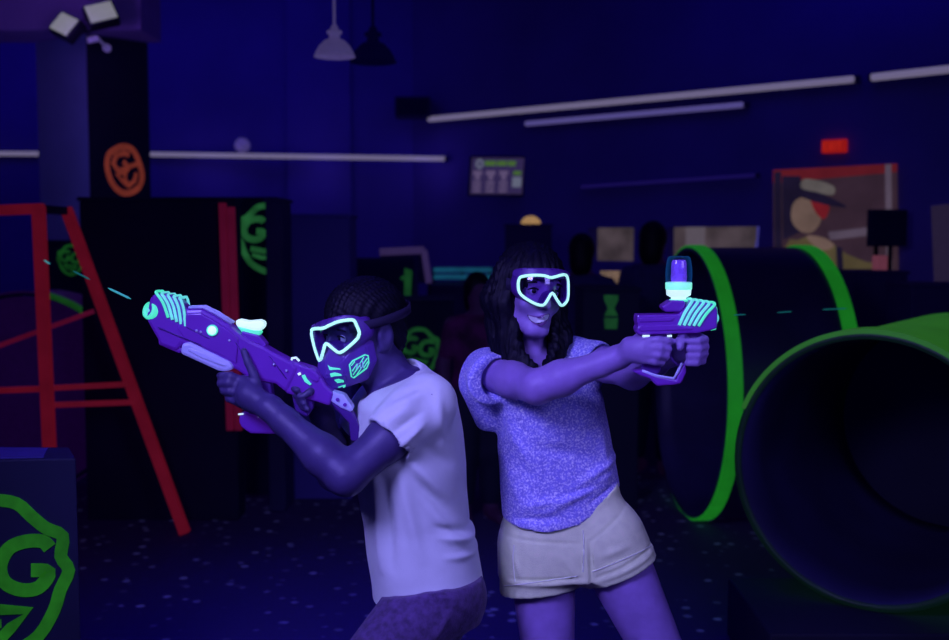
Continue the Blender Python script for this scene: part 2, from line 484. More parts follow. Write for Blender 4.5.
G_STROKE = [(.72, .30), (.62, .42), (.38, .42), (.16, .30), (.04, 0), (.10, -.28), (.32, -.42), (.56, -.38), (.70, -.12), (.46, -.08)]
def badge(O, U, V, N, s, m, parent=None, clip=None, simple=False, w=.15):
    """ring with two letter Gs and a chevron under them"""
    ring = [(0, 1), (.3, .95), (.5, .76), (.68, .6), (.9, .48), (.87, .2), (.97, 0), (.85, -.27), (.76, -.55), (.55, -.9), (.25, -1.1), (0, -1.18)]
    full = ring+[(-x, y) for x, y in ring[-2:0:-1]]
    polys = ribbon(smoothloop(full, 3), w, True)
    g = smoothloop(G_STROKE, 4, False)
    polys += ribbon([(x*.98+.02, y*.8+.08) for x, y in g], w*1.1)
    polys += ribbon([(x*.98-.80, y*.8+.22) for x, y in g], w*1.1)
    polys += ribbon([(-.55, -.42), (0, -.52), (.42, -.55), (.18, -.78), (.02, -.95)], w*.9)
    polys += ribbon([(-.5, -.62), (-.2, -.72), (.05, -.72)], w*.7)
    if clip: polys = [q for q in polys if all(clip(p[0]*s, p[1]*s) for p in q)]
    polys = [[(p[0]*s, p[1]*s) for p in q] for q in polys]
    return obj('logo', decal(polys, O, U, V, N, .004), m, parent)
# orange badge on pillar's black face
U = (A1-pc).normalized(); Nf = Vector((U.y, -U.x, 0)); 
if Nf.y > 0: Nf = -Nf
O = PP(124, 170, pc, Nf)
pts_ring = [(.0, 1), (.45, .9), (.75, .55), (.95, 0), (.98, -.35), (.75, -.75), (.2, -.98), (-.3, -.9), (-.72, -.5), (-.92, .1), (-.82, .6), (-.4, .88)]
polys = ribbon(smoothloop(pts_ring, 3), .27, True)
polys += ribbon([(.3, .66), (.0, .72), (-.42, .6), (-.58, .25), (-.35, -.02), (-.05, .0), (.2, .2), (-.05, .35)], .24)
polys += ribbon([(.72, .28), (.35, .18), (.05, -.1), (-.4, -.22), (-.05, -.5), (.22, -.68), (.55, -.45), (.68, -.1)], .2)
polys += ribbon([(.05, -.15), (.05, -.38), (.2, -.6)], .16)
rx = (PP(142, 170, pc, Nf)-O).length; rz = (PP(124, 146.5, pc, Nf)-O).length
obj('logo', decal([[(p[0]*rx, p[1]*rz) for p in q] for q in polys], O, U, Vector((0, 0, 1)), Nf, .004), M['orange'], po)

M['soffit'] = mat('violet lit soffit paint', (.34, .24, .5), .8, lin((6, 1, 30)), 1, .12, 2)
sa_ = P(-90, 36, 7.85); sb_ = P(141, 30, 7.85)
struct('trim_5', box(((sa_.x+sb_.x)/2, 8.1, (sb_.z+ZC)/2), (sb_.x-sa_.x, .5, ZC-sb_.z)), M['soffit'])
# floodlights
def flood(px, py, Y, label, yaw, roll):
    c = P(px, py, Y); t = thing('floodlight', label, 'floodlight', c, 'floodlights at the top of the pillar')
    R = Matrix.Rotation(yaw, 3, 'Z') @ Matrix.Rotation(math.radians(-28), 3, 'X') @ Matrix.Rotation(roll, 3, 'Y')
    obj('housing', box(c+R @ Vector((0, .045, 0)), (.21, .08, .165), R), M['metal'], t, bevel=.01)
    obj('lens', box(c+R @ Vector((0, -.002, 0)), (.18, .012, .138), R), M['flood'], t, bevel=.004)
    obj('bracket', join(bar(c+R @ Vector((-.1, .05, 0)), c+R @ Vector((-.1, .12, .07)), .014), bar(c+R @ Vector((.1, .05, 0)), c+R @ Vector((.1, .12, .07)), .014), bar(c+R @ Vector((-.1, .12, .07)), c+R @ Vector((.1, .12, .07)), .014),
        bar(c+R @ Vector((0, .12, .07)), Vector((c.x+.02, c.y+.30, c.z+.03)), .018)), M['metal'], t)
flood(64, 24, 7.6, 'left floodlight of the pair high on the blue pillar', -.35, .45)
flood(101, 12, 7.6, 'right floodlight of the pair high on the blue pillar', .25, -.35)
c = P(94, 42, 7.75); t = thing('security_camera', 'small pale security camera under the two floodlights', 'camera', c)
obj('body', tube([c+Vector((-.045, .0, .01)), c+Vector((.02, .02, .03))], .022, 12), M['white'], t)
obj('mount', join(tube([c+Vector((.02, .02, .03)), c+Vector((.01, .24, .0))], .01, 8), lathe([(.03, 0), (.03, .02)], c+Vector((.01, .23, 0)), Vector((0, 1, 0)), 14)), M['white'], t)
c = P(241, 145, 10.9); o = obj('dome_camera', lathe([(.07, 0), (.075, .02), (.07, .05), (.05, .08), (.02, .095), (.002, .098)], c+Vector((0, .08, 0)), Vector((0, -1, 0)), 20), M['white'], None, True, origin=c)
tag(o, 'small pale dome fixed to the back wall just above the tube light', 'dome camera')

# pendants
def pendant(px, py, Y, s, m, label, mc):
    c = P(px, py, Y); t = thing('pendant_lamp', label, 'pendant lamp', c)
    prof = [(.105, -.055), (.112, -.058), (.10, -.03), (.083, 0), (.055, .028), (.03, .038), (.028, .06), (.042, .066), (.04, .08), (.022, .086), (.018, .105), (.012, .11)]
    prof = [(r*s, h*s) for r, h in prof]
    inner = [(r-.006, h-.005) for r, h in prof[:6]][::-1]
    obj('shade', lathe([(.002, prof[-1][1])]+prof[::-1]+inner[::-1][0:0], c, n=32, cap=False), m, t, True)
    obj('cord', tube([c+Vector((0, 0, .105*s)), Vector((c.x, c.y, ZC))], .008*s, 8), mc, t)
    obj('bulb', lathe([(.002, -.03*s), (.02*s, -.025*s), (.03*s, 0), (.02*s, .03*s), (.01*s, .05*s)], c, n=16, cap=False), M['blackblue'], t, True)
pendant(334.5, 46, 6.0, 1.0, M['white'], 'white enamel pendant lamp with bell shade hanging from a cord', M['white'])
M['shadowlamp'] = mat('pendant shadow navy', (.01, .01, .04), .8, lin((1, 0, 26)), 1, .05)
pendant(373, 50, 6.6, 1.25, M['shadowlamp'], 'dark lamp shape standing in for the shadow of the white pendant', M['shadowlamp'])  # lamp-shaped solid added for the white pendant's cast shadow

# wall-mounted speaker
c = P(413, 108, 10.75); t = thing('wall_speaker', 'small dark box speaker above the middle of the back wall', 'speaker', c)
obj('cabinet', box(c, (.34, .22, .2)), M['blackblue'], t, bevel=.015)
obj('grille', box(c+Vector((0, -.112, 0)), (.29, .012, .15)), M['black'], t, bevel=.004)
obj('bracket', box(c+Vector((0, .17, 0)), (.05, .16, .05)), M['metal'], t)

# menu screen
n = Vector((.06, -1, 0)).normalized(); q = P(497, 176, 10.1); Us = Vector((-n.y, n.x, 0))
if Us.x < 0: Us = -Us
t = thing('menu_screen', 'small glowing menu screen with a green heading and pale price columns', 'screen', q)
M['scr'] = glow('screen face', (46, 36, 72), 1, .1); M['scrw'] = glow('screen pale panel', (88, 74, 104), 1, .25, 60)
M['scrg'] = glow('screen green text', (64, 94, 42), 1, .2, 60); M['scrgr'] = glow('screen grey', (92, 96, 112), 1, .1)
px2m = 10.1/FPX; Vs = Vector((.06, 0, 1)).normalized()
obj('casing', prism([q+Us*x*px2m+Vs*y*px2m+n*(-.005) for x, y in ((-28, -20), (28, -20), (28, 20), (-28, 20))], -n*.06), M['black'], t, bevel=.01)
def sq(x0, y0, x1, y1): return [(x0*px2m, y0*px2m), (x1*px2m, y0*px2m), (x1*px2m, y1*px2m), (x0*px2m, y1*px2m)]
obj('display', decal([sq(-26, -18, 26, 18)], q, Us, Vs, n, .002), M['scr'], t)
obj('heading', decal([sq(-13, 10, -2, 15), sq(-1, 10, 9, 15), sq(10, 10, 18, 15)], q, Us, Vs, n, .005), M['scrg'], t)
obj('emblem', decal(ribbon(smoothloop([(-18*px2m+3*px2m*math.cos(a_), 12*px2m+4*px2m*math.sin(a_)) for a_ in (0, 1.57, 3.14, 4.71)], 4), 2.2*px2m, True), q, Us, Vs, n, .005), M['scrgr'], t)
for cx in (-19, -6, 7):
    pol = [sq(cx-5, 1, cx+4, 5), sq(cx-2.5, -4, cx+2, 1)]+[sq(cx-4.5, -16+k*4, cx+3.5, -13.6+k*4) for k in range(3)]
    obj('price_column', decal(pol, q, Us, Vs, n, .005), M['scrw'], t)
obj('notice_panel', decal([sq(15.5, -11, 24.5, -1)], q, Us, Vs, n, .005), M['scrgr'], t)
obj('notice_heading', decal([sq(16, 1, 24, 5)], q, Us, Vs, n, .005), M['scrg'], t)
obj('mount', tube([q-n*.05, Vector((q.x, 10.55, q.z))], .03, 8), M['metal'], t)

# exit sign
c = WPT(833, 146, .06); k = c.y/FPX
t = thing('exit_sign', 'glowing red exit sign above the picture on the right wall', 'sign', c)
obj('box', decal([[(-12*k, -6.5*k), (12*k, -6.5*k), (12*k, 6.5*k), (-12*k, 6.5*k)]], c-WN*.06, WD, Vector((0, 0, 1)), WN, .06), M['exit'], t, bevel=.006)
st = []
def L(pts, x): return ribbon([((p[0]*5+x)*k, (p[1]*7.4-3.7)*k) for p in pts], 1.1*k)
st += L([(.7, 0), (0, 0), (0, 1), (.7, 1)], -9)+L([(0, .5), (.6, .5)], -9)+L([(0, 0), (.8, 1)], -4.2)+L([(.8, 0), (0, 1)], -4.2)+L([(.1, 0), (.1, 1)], 1.6)+L([(.4, 0), (.4, 1)], 4.5)+L([(0, 1), (.8, 1)], 4.5)
obj('lettering', decal(st, c+WN*.001, WD, Vector((0, 0, 1)), WN, .004), M['exit2'], t)

# big picture on the right wall
def onw(pts, off): return [WPT(x, y, off) for x, y in pts]
c = WPT(835, 240, .05); t = thing('wall_picture', 'large lit picture of a person in a straw hat on the right wall', 'picture', c)
cols = {'pb': (52, 36, 46), 'pr': (92, 24, 30), 'ps': (104, 84, 74), 'psd': (84, 56, 52), 'ph': (92, 86, 82), 'pk': (26, 20, 40), 'pc': (80, 70, 46), 'pl': (82, 70, 84), 'pred': (112, 26, 32)}
for kk, v in cols.items(): M[kk] = glow('picture tone '+kk, v, .85, .18, 6)
def pic(name, pts, off, m):
    return obj(name, prism(onw(pts, off), -WN*.006), M[m], t)
pic('canvas', [(773, 170), (897, 163.5), (899, 330), (774, 330)], .05, 'pb')
pic('red_border', [(773, 170), (897, 163.5), (897, 172), (773, 183)], .058, 'pr')
pic('side_border', [(885, 164.5), (891, 164), (893, 325), (887, 325)], .064, 'pl')
pic('side_border', [(774, 172), (781, 171.5), (782, 330), (775, 330)], .064, 'pk')
pic('painted_background', [(782, 176), (800, 176), (806, 200), (800, 232), (783, 240)], .066, 'pk')
pic('painted_face', smoothloop([(796, 200), (813, 195), (821, 206), (820, 222), (812, 232), (802, 232), (793, 224), (791, 212)], 3), .070, 'ps')
pic('painted_hair', smoothloop([(811, 196), (824, 198), (829, 208), (824, 219), (817, 214), (812, 205)], 3), .074, 'pred')
pic('painted_hat', smoothloop([(786, 185), (805, 188), (825, 195), (846, 206), (838, 207), (815, 202), (795, 194)], 3), .078, 'pk')
pic('painted_crown', smoothloop([(801, 188), (804, 179), (820, 181), (834, 187), (832, 195), (816, 192)], 3), .080, 'ph')
pic('painted_coat', smoothloop([(784, 248), (798, 240), (812, 236), (830, 242), (846, 254), (866, 262), (880, 270), (880, 326), (784, 326)], 2), .070, 'pc')
pic('painted_collar', smoothloop([(806, 236), (824, 238), (834, 246), (820, 250)], 3), .076, 'ps')
pic('painted_shelf', [(828, 232), (880, 226), (880, 234), (830, 240)], .070, 'pl')
pic('painted_cane', [(836, 246), (842, 248), (846, 325), (840, 325)], .080, 'pk')
M['grey'] = glow('dull grey panel', (34, 26, 48), 1, .1)
o = obj('wall_panel', prism(onw([(931, 206), (985, 200), (985, 282), (934, 282)], .03), -WN*.03), M['grey'], None, origin=WPT(945, 245, .03)); tag(o, 'plain dull grey panel on the wall at the right edge', 'panel')

# black monitor on a stand, in front of the picture
c = P(887, 228, 7.75); t = thing('monitor_stand', 'black monitor on two poles standing before the large picture', 'monitor', Vector((c.x, c.y, 0)))
obj('monitor', box(c, (.27, .06, .26)), M['black'], t, bevel=.01)
for dx in (-.07, .03): obj('pole', bar(Vector((c.x+dx, c.y+.01, .03)), Vector((c.x+dx, c.y+.01, c.z-.1)), .025), M['metal'], t)
obj('base', box((c.x, c.y, .015), (.4, .3, .03)), M['metal'], t, bevel=.006)
def YTOP(z, Y):
    lo, hi = 0, 640
    for _ in range(40):
        m = (lo+hi)/2
        if P(400, m, Y).z > z: lo = m
        else: hi = m
    return lo
def cabinet(x0, x1, ytop, Y, dep, label, name='bunker', cat='bunker', m='black', ybot=None, lid=None, grp=None):
    a, b = P(x0, ytop, Y), P(x1, ytop, Y)
    cx = (a.x+b.x)/2; h = a.z
    t = thing(name, label, cat, (cx, Y+dep/2, 0), grp)
    obj('body', box((cx, Y+dep/2, h/2-.01), (b.x-a.x, dep, h-.02)), M[m], t, bevel=.008)
    obj('top', box((cx, Y+dep/2, h-.01), (b.x-a.x+.02, dep+.02, .02)), M[lid or m], t, bevel=.004)
    return t, (a, b, h)
cabinet(853, 908, 271, 7.0, .5, 'dark cabinet standing right of the far black tube', 'cabinet', 'cabinet', 'blackblue')
cabinet(912, 990, 284, 6.5, .4, 'dark blue cabinet at the right edge behind the green tube', 'cabinet', 'cabinet', 'blackblue')
M['pinkish'] = glow('pinkish glow', (92, 46, 60), 1, .1)
c = P(880, 254, 7.3); o = obj('small_box', box(Vector((c.x, c.y, P(880, 271, 7.2).z+.05)), (.07, .1, .1)), M['pinkish'], None, origin=Vector((c.x, c.y, P(880, 271, 7.2).z)), bevel=.006); tag(o, 'small pinkish box standing on the dark cabinet', 'box')

# counter along the back with things on it
cy = 10.2; ca, cb = P(432, 287, cy), P(752, 287, cy)
def counter_line(xa, xb, Y, label, m='blackblue'):
    a, b = P(xa, 284, Y), P(xb, 284, Y); z = a.z
    t = thing('counter', label, 'counter', ((a.x+b.x)/2, Y+.3, 0))
    obj('body', box(((a.x+b.x)/2, Y+.32, z/2-.02), (b.x-a.x, .56, z-.04)), M[m], t)
    obj('worktop', box(((a.x+b.x)/2, Y+.3, z-.02), (b.x-a.x+.04, .64, .04)), M['blackblue'], t, bevel=.005)
    return z
M['teal'] = glow('teal glow', (14, 66, 88), 1, .2, 10); M['warm'] = glow('warm glint', (104, 84, 70), 1, .3, 20); M['blueglow'] = glow('blue glow', (28, 20, 110), 1, .2)
zc = counter_line(430, 500, 9.3, 'dark counter at the back with a teal lit rack on it')
c = P(462, 275, 9.5); t = thing('lit_rack', 'low rack with teal glowing shelves on the back counter', 'rack', Vector((c.x, c.y, zc)))
for i, yy in enumerate((270, 277)):
    a, b = P(434, yy, 9.5), P(492, yy-1, 9.5)
    obj('shelf', box(((a.x+b.x)/2, 9.55, a.z), (b.x-a.x, .18, .035)), M['teal'], t)
for xx in (434, 462, 490):
    a = P(xx, 277, 9.55); obj('upright', box((a.x, 9.56, (zc+P(0, 268, 9.5).z)/2), (.02, .1, P(0, 268, 9.5).z-zc)), M['metal'], t)
zc = counter_line(572, 760, 7.45, 'dark long counter in front of the service opening')
for i, (px, py, w, m, lab) in enumerate(((597, 276, .05, 'warm', 'small pale cup at the left end of the long counter'), (612, 272, .15, 'warm', 'flat pale tray behind the blaster woman on the long counter'), (622, 278, .10, 'warm', 'shallow warm toned bowl on the long counter'), (641, 276, .09, 'warm', 'round pale dish at the right of the bowl'))):
    c = P(px, 284, 7.53+.12*(i % 2)); c.z = zc
    o = obj(('cup', 'tray', 'bowl', 'dish')[i], lathe([(.6*w/2, .0), (w/2*.9, .012), (w/2*1.1, (284-py)*7.5/FPX), (w/2*1.02, (284-py)*7.5/FPX), (w/2*.8, .02), (.002, .016)], c, n=20), M[m], None, True, origin=c)
    tag(o, lab, ('cup', 'tray', 'bowl', 'dish')[i])
c = P(716, 284, 7.6); c.z = zc
for i, (dx, w, h, m) in enumerate(((-.16, .06, .1, (80, 20, 70)), (-.06, .09, .13, (30, 30, 120)), (.05, .08, .12, (20, 70, 90)), (.15, .08, .11, (60, 30, 110)))):
    q = c+Vector((dx, 0, 0)); h = h+.06
    o = obj('gift_box', join(box(q+Vector((0, 0, h/2)), (w, .08, h)), box(q+Vector((0, 0, h)), (w*1.08, .088, .02))), glow('toy box %d' % i, m, .8), None, origin=q)
    tag(o, ('magenta small box at the left of the row on the long counter', 'deep blue small box second in the row on the long counter', 'teal small box third in the row on the long counter', 'violet small box at the right end of the row on the long counter')[i], 'box', 'coloured boxes on the long counter')

# dark kiosk with a warm lamp
t, (a, b, h) = cabinet(506, 552, 224, 8.7, .35, 'tall dark kiosk behind the woman with a warm lamp on top', 'kiosk', 'kiosk', 'blackblue')
M['warmlamp'] = glow('warm lamp', (150, 116, 74), 1.1, .1)
c = Vector(((a.x+b.x)/2+.02, 8.82, h)); o = obj('dome_lamp', lathe([(.07, 0), (.08, .015), (.07, .035), (.04, .06), (.002, .068)], c, n=20), M['warmlamp'], None, True, origin=c); tag(o, 'small warm dome lamp glowing on top of the dark kiosk', 'lamp')

# dark block with green glyphs behind the women
t, (a, b, h) = cabinet(583, 640, 288, 6.25, .5, 'dark bunker behind the blaster with a green vertical mark', m='black')
O = P(611, 312, 6.245); kk = 6.25/FPX
pol = [[(x*kk, y*kk) for x, y in q] for q in ([(-7, 17), (7, 17), (7, 12), (3, 4), (7, -4), (-7, -4), (-3, 4), (-7, 12)], [(-7, -6), (7, -6), (6, -17), (-6, -17)])]
obj('logo', decal(pol, O, Vector((1, 0, 0)), Vector((0, 0, 1)), Vector((0, -1, 0)), .004), M['greendim'], t)

# bunker with green badge behind the man, and round drum above it
t, (a, b, h) = cabinet(392, 452, 300, 7.2, .6, 'black bunker with dim green badge behind the seated mans shoulder', m='black')
t['label'] = 'black bunker with a dim green badge between the two players'
O = P(419, 350, 7.195); kk = 7.2/FPX
badge(O, Vector((1, 0, 0)), Vector((0, 0, 1)), Vector((0, -1, 0)), 21*kk, M['greendim'], t, w=.2)
def drum(name, label, A, ax, R, Lg, th, mo, mi, mrim, rimw, ends=(0, 1), cat='tube', rim_r=.014):
    """open tube: A = centre of the near mouth"""
    ax = ax.normalized(); t = thing(name, label, cat, Vector((A.x, A.y, max(0, A.z-R))))
    prof = [(R, 0), (R, Lg), (R-th, Lg), (R-th, 0), (R, 0)]
    prof = [(R, 0)]+[(R, Lg*i/6) for i in range(1, 7)]+[(R-th, Lg)]+[(R-th, Lg*i/6) for i in range(5, -1, -1)]+[(R, 0)]
    v, f = lathe(prof, A, ax, 64, cap=False)
    me = mesh('shell', v, f, [mo, mi], True); bm_fix(me)
    for p_ in me.polygons:
        cc = Vector(p_.center)-A; r = (cc-ax*cc.dot(ax)).length; p_.material_index = 0 if r > R-th*.3 else 1
        p_.use_smooth = abs(p_.normal.dot(ax)) < .5
    link('shell', me, t)
    for i, e in enumerate(ends):
        h0 = .002 if e == 0 else Lg-rimw-.002
        obj('rim', lathe([(R-.004, h0), (R+rim_r, h0+.004), (R+rim_r, h0+rimw-.004), (R-.004, h0+rimw), (R-.004, h0)], A, ax, 64, cap=False), mrim, t)
    return t
DC = P(352, 302, 8.3)
t = drum('crawl_tube', 'black round drum on a bunker behind the mans head', DC, Vector((1, .05, 0)), .335, .50, .015, M['black'], M['black'], M['blackblue'], .03)
t2, _ = cabinet(325, 391, YTOP(DC.z-.343, 7.95), 7.95, .7, 'low black block under the round drum behind the man', m='black')
O = P(408, 283, 7.195)
o = obj('logo', decal([[(-.028, -.10), (.02, -.10), (.03, .09), (-.025, .11)], [(-.06, .03), (-.03, .02), (-.03, .06)]], P(408, 283, 7.93), Vector((1, 0, 0)), Vector((0, 0, 1)), Vector((0, -1, 0)), .003), M['greendim'], t)
# pale board corner
c = P(405, 268, 9.2); t = thing('whiteboard', 'pale edged board on legs behind the round drum', 'board', Vector((c.x, c.y, 0)))
M['mauve'] = glow('pale mauve edge', (46, 34, 74), 1, .1)
a0, a1, a2 = P(380, 252, 9.2), P(424, 250, 9.2), P(429, 283, 9.2)
obj('frame', join(bar(a0, a1, .06), bar(a1, a2, .05)), M['mauve'], t)
obj('board', prism([a0, a1, a2, P(380, 284, 9.2)], Vector((0, .02, 0))), M['blackblue'], t)
for q in (P(383, 284, 9.2), a2): obj('leg', bar(Vector((q.x, q.y+.02, 0)), Vector((q.x, q.y+.02, q.z)), .03), M['metal'], t)

# left bunkers
YA = 6.0
t, (a, b, h) = cabinet(79, 234, 197, YA, .18, 'big plain black bunker left of the two red edges', m='black')
for x0, lab in ((222.5, 0), (231, 1)):
    obj('red_edge', bar(P(x0, 203+lab*4, 5.96), P(x0+8, 430, 5.96), .036), M['reddim'], t)
t, (a, b, h) = cabinet(236, 276, 197, 6.62, .45, 'tall black bunker with a half hidden pale green badge', m='black')
badge(P(267, 236, 6.615), Vector((1, 0, 0)), Vector((0, 0, 1)), Vector((0, -1, 0)), 25*6.6/FPX*1.2, M['greensoft'], t, w=.2, clip=lambda x, y: x < P(278, 0, 6.6).x-P(267, 0, 6.6).x)
t, (a, b, h) = cabinet(265, 282, 198, 6.2, .3, 'narrow dark blue post block covering half of the green badge', 'post', 'post', 'blackblue')
t, (a, b, h) = cabinet(288.5, 350, 214, 6.5, .35, 'plain blue painted block behind the mans blaster', m='bluepaint')
# wall pier behind
struct('trim_4', box((P(318, 0, 10.97).x, 10.99, ZC/2), (.62, .1, ZC)), M['wall'])
t, (a, b, h) = cabinet(40, 92, 240, 7.45, .2, 'dark bunker with small green badge seen through the red frame', m='black')
badge(P(71, 259, 7.445), Vector((1, 0, 0)), Vector((0, 0, 1)), Vector((0, -1, 0)), 13*7.6/FPX, M['greendim'], t, w=.22)
M['purpledrum'] = mat('dark violet shell', (.05, .02, .10), .6, lin((14, 1, 34)), 1, .1)
VA = P(25, 393, 6.45); VX = Vector((-.05, 1, 0))
t = drum('crawl_tube', 'violet tube with a green rim seen through the red frame', VA, VX, .59, .5, .015, M['purpledrum'], M['black'], M['purpledrum'], .03, ends=(0,))
obj('end_cap', lathe([(.002, 0), (.57, 0), (.57, .02), (.002, .02)], VA+VX*.02, VX, 48, cap=False), M['purpledrum'], t)
obj('green_arc', arcband(VA, VX, .58, .61, -.015, .03, 48, 76), M['greendim'], t)

# red frame obstacle
t = thing('climbing_frame', 'red edged open A shaped frame at the left', 'frame', P(100, 500, 5.8)*Vector((1, 1, 0)) if False else Vector((P(100, 500, 5.8).x, 5.8, 0)))
def rb(name, x0, y0, Y0, x1, y1, Y1, w, m='red'): obj(name, bar(P(x0, y0, Y0), P(x1, y1, Y1), w), M[m], t)
foot = P(52, 500, 5.4); foot.z = 0
obj('post', bar(P(38.5, 206, 5.4), Vector((P(54, 545, 5.4).x, 5.4, 0.0)), .052), M['red'], t)
foot2 = PP(185, 533, Vector((0, 0, .01)), Vector((0, 0, 1)))
obj('brace', bar(P(66, 208, foot2.y), foot2, .050), M['red'], t)
rb('top_beam', -70, 213, 5.4, 43, 208.5, 5.4, .05)
obj('top_link', bar(P(38, 209, 5.4), P(66, 211, foot2.y), .04), M['black'], t)
rb('rung', -70, 393, 5.42, 50, 388.5, 5.42, .028); rb('rung', 52, 388, 5.44, 131, 384, foot2.y, .026); rb('rung', 52, 405, 5.44, 139, 402, foot2.y, .026)
rb('diagonal', -70, 371, 5.5, 94, 311, 5.7, .024, 'reddim')
obj('post', bar(P(-70, 213, 5.4), Vector((P(-66, 545, 5.4).x, 5.4, 0)), .058), M['red'], t)

# near green badge block, lower left
YN = 3.0
a = P(-120, 448, YN); b = P(76, 458, YN); h = P(70, 458, YN).z
t = thing('bunker', 'dark waist high block with a large green badge in the lower left corner', 'bunker', ((a.x+b.x)/2, YN+.3, 0))
cx = (a.x+b.x)/2; wd = b.x-a.x
obj('body', prism([Vector((a.x, YN-.05, 0)), Vector((b.x, YN, 0)), Vector((P(70, 458, YN+.16).x, YN+.16, 0)), Vector((a.x-.1, YN+.18, 0))], Vector((0, 0, h))), M['blackblue'], t, bevel=.006)
M['topblue'] = mat('blue block top', (.06, .05, .25), .6, lin((3, 1, 36)), 1, .1)
obj('top', prism([Vector((a.x, YN-.04, h)), Vector((b.x-.09, YN+.0, h)), Vector((P(48, 458, YN+.13).x, YN+.13, h)), Vector((a.x-.08, YN+.16, h))], Vector((0, 0, .004))), M['topblue'], t)
Uf = (Vector((b.x, YN, 0))-Vector((a.x, YN-.05, 0))).normalized(); Nn = Vector((Uf.y, -Uf.x, 0))
if Nn.y > 0: Nn = -Nn
O = PP(-4, 572, Vector((b.x, YN, 0)), Nn)
badge(O, Uf, Vector((0, 0, 1)), Nn, 74*YN/FPX, M['greenlogo'], t, w=.17)

# tubes on the right
M['tubeblack'] = mat('black tube shell', (.012, .012, .035), .35, lin((1, 0, 10)), 1, .2, 4)
M['tubein'] = mat('black glossy tube lining', (.035, .03, .11), .5, var=.3, scale=3)
A = P(686, 388, 6.12); ax = Vector((math.sin(math.radians(85.5)), math.cos(math.radians(85.5)), .0))
R_ = .752
A.z = R_+.005
drum('crawl_tube', 'large black tube with bright green rims behind the woman', A, ax, R_, .69, .02, M['tubeblack'], M['tubein'], M['green'], .078)
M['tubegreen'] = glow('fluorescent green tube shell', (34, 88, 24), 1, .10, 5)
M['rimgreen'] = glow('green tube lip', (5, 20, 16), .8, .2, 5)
A = P(869, 472, 3.85); R_ = (472-333)*3.85/FPX*1.015
azi = math.atan2((1250-474.5), FPX)
ax = Vector((math.sin(azi), math.cos(azi), 0))
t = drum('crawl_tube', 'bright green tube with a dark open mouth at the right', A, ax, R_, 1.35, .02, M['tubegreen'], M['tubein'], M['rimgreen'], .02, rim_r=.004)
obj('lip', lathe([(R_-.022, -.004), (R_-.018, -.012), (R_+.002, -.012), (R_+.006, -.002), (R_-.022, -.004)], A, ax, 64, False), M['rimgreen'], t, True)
obj('end_panel', lathe([(.002, 0), (R_-.021, 0), (R_-.021, .03), (.002, .03)], A+ax*1.28, ax, 48, cap=False), M['black'], t)
obj('green_arc', arcband(A, ax, R_-.002, R_+.016, -.013, .10, 28, 158), M['tubegreen'], t)  # bright arc over the dark lip paints in light from above
zb = A.z-R_
t = thing('tube_base', 'low black platform under the open green tube', 'platform', (A.x+.4, 4.2, 0))
obj('platform', box((A.x+.52, 3.92, zb/2-.003), (1.85, .62, max(.02, zb-.006))), M['black'], t, bevel=.008)
q = A+ax*.95
obj('support_block', box((q.x, q.y, zb/2-.003), (.9, .3, max(.02, zb-.006)), Matrix.Rotation(-azi, 3, 'Z')), M['black'], t, bevel=.008)

# glowing darts in flight
M['dart'] = glow('teal glowing dart', (50, 140, 145), 1, .05); M['dart2'] = glow('dim teal glowing dart', (12, 80, 78), 1, .05)
def dart(x0, y0, x1, y1, Y, r, m, label):
    a, b = P(x0, y0, Y), P(x1, y1, Y)
    o = obj('laser_streak', tube([a, a.lerp(b, .15), a.lerp(b, .85), b], [r*.3, r, r, r*.3], 8), M[m], None, True, origin=a)
    tag(o, label, 'laser streak', 'thin teal laser streaks')
dart(108, 288, 131, 299, 2.9, .0028, 'dart', 'teal laser streak nearest the mans blaster muzzle')
dart(73, 271, 90, 279.5, 3.6, .0028, 'dart2', 'teal laser streak between the red post and slanting red bar')
dart(44, 260, 50, 264, 4.2, .003, 'dart', 'shortest teal laser streak crossing the red post')
dart(734, 315, 746, 314.5, 3.6, .002, 'dart2', 'teal laser streak just right of the green tube rim')
dart(777, 312.5, 792, 311.5, 4.0, .002, 'dart2', 'middle teal laser streak over the black tube')
dart(822, 309.5, 847, 308.5, 4.4, .0025, 'dart2', 'teal laser streak crossing the far green rim')
#PEOPLE#
# ------------------------------------------------------------ people
def cloth(name, base, var, scale, bump, bscale, speck=None, rough=.9):
    m = mat(name, base, rough, None, 1, var, scale, bump, bscale)
    if speck:
        nt = m.node_tree; N = nt.nodes; L = nt.links; b = N['Principled BSDF']
        src = b.inputs['Base Color'].links[0].from_socket
        tc = N.new('ShaderNodeTexCoord'); no = N.new('ShaderNodeTexNoise'); no.inputs['Scale'].default_value = 190; no.inputs['Detail'].default_value = 2
        L.new(tc.outputs['Object'], no.inputs['Vector'])
        r = N.new('ShaderNodeValToRGB'); r.color_ramp.elements[0].position = .46; r.color_ramp.elements[1].position = .72
        L.new(no.outputs['Fac'], r.inputs['Fac'])
        mx = N.new('ShaderNodeMix'); mx.data_type = 'RGBA'; L.new(r.outputs['Color'], mx.inputs['Factor']); L.new(src, mx.inputs['A']); mx.inputs['B'].default_value = (*speck, 1)
        L.new(mx.outputs['Result'], b.inputs['Base Color'])
    b = m.node_tree.nodes['Principled BSDF']; b.inputs['Sheen Weight'].default_value = .15
    return m
def skin(name, base):
    m = mat(name, base, .5, None, 1, .10, 25, .12, 180); return m
M['skin_w'] = skin('woman skin', (.33, .21, .50)); M['skin_m'] = skin('man skin', (.065, .046, .15))
M['lips_w'] = skin('lips', (.20, .07, .26)); M['teeth'] = mat('teeth', (.75, .75, .75), .35, var=.03)
M['mouth'] = mat('mouth interior', (.02, .005, .03), .6); M['eye'] = mat('eye white', (.6, .6, .7), .2, var=.03); M['iris'] = mat('dark iris', (.01, .008, .015), .2)
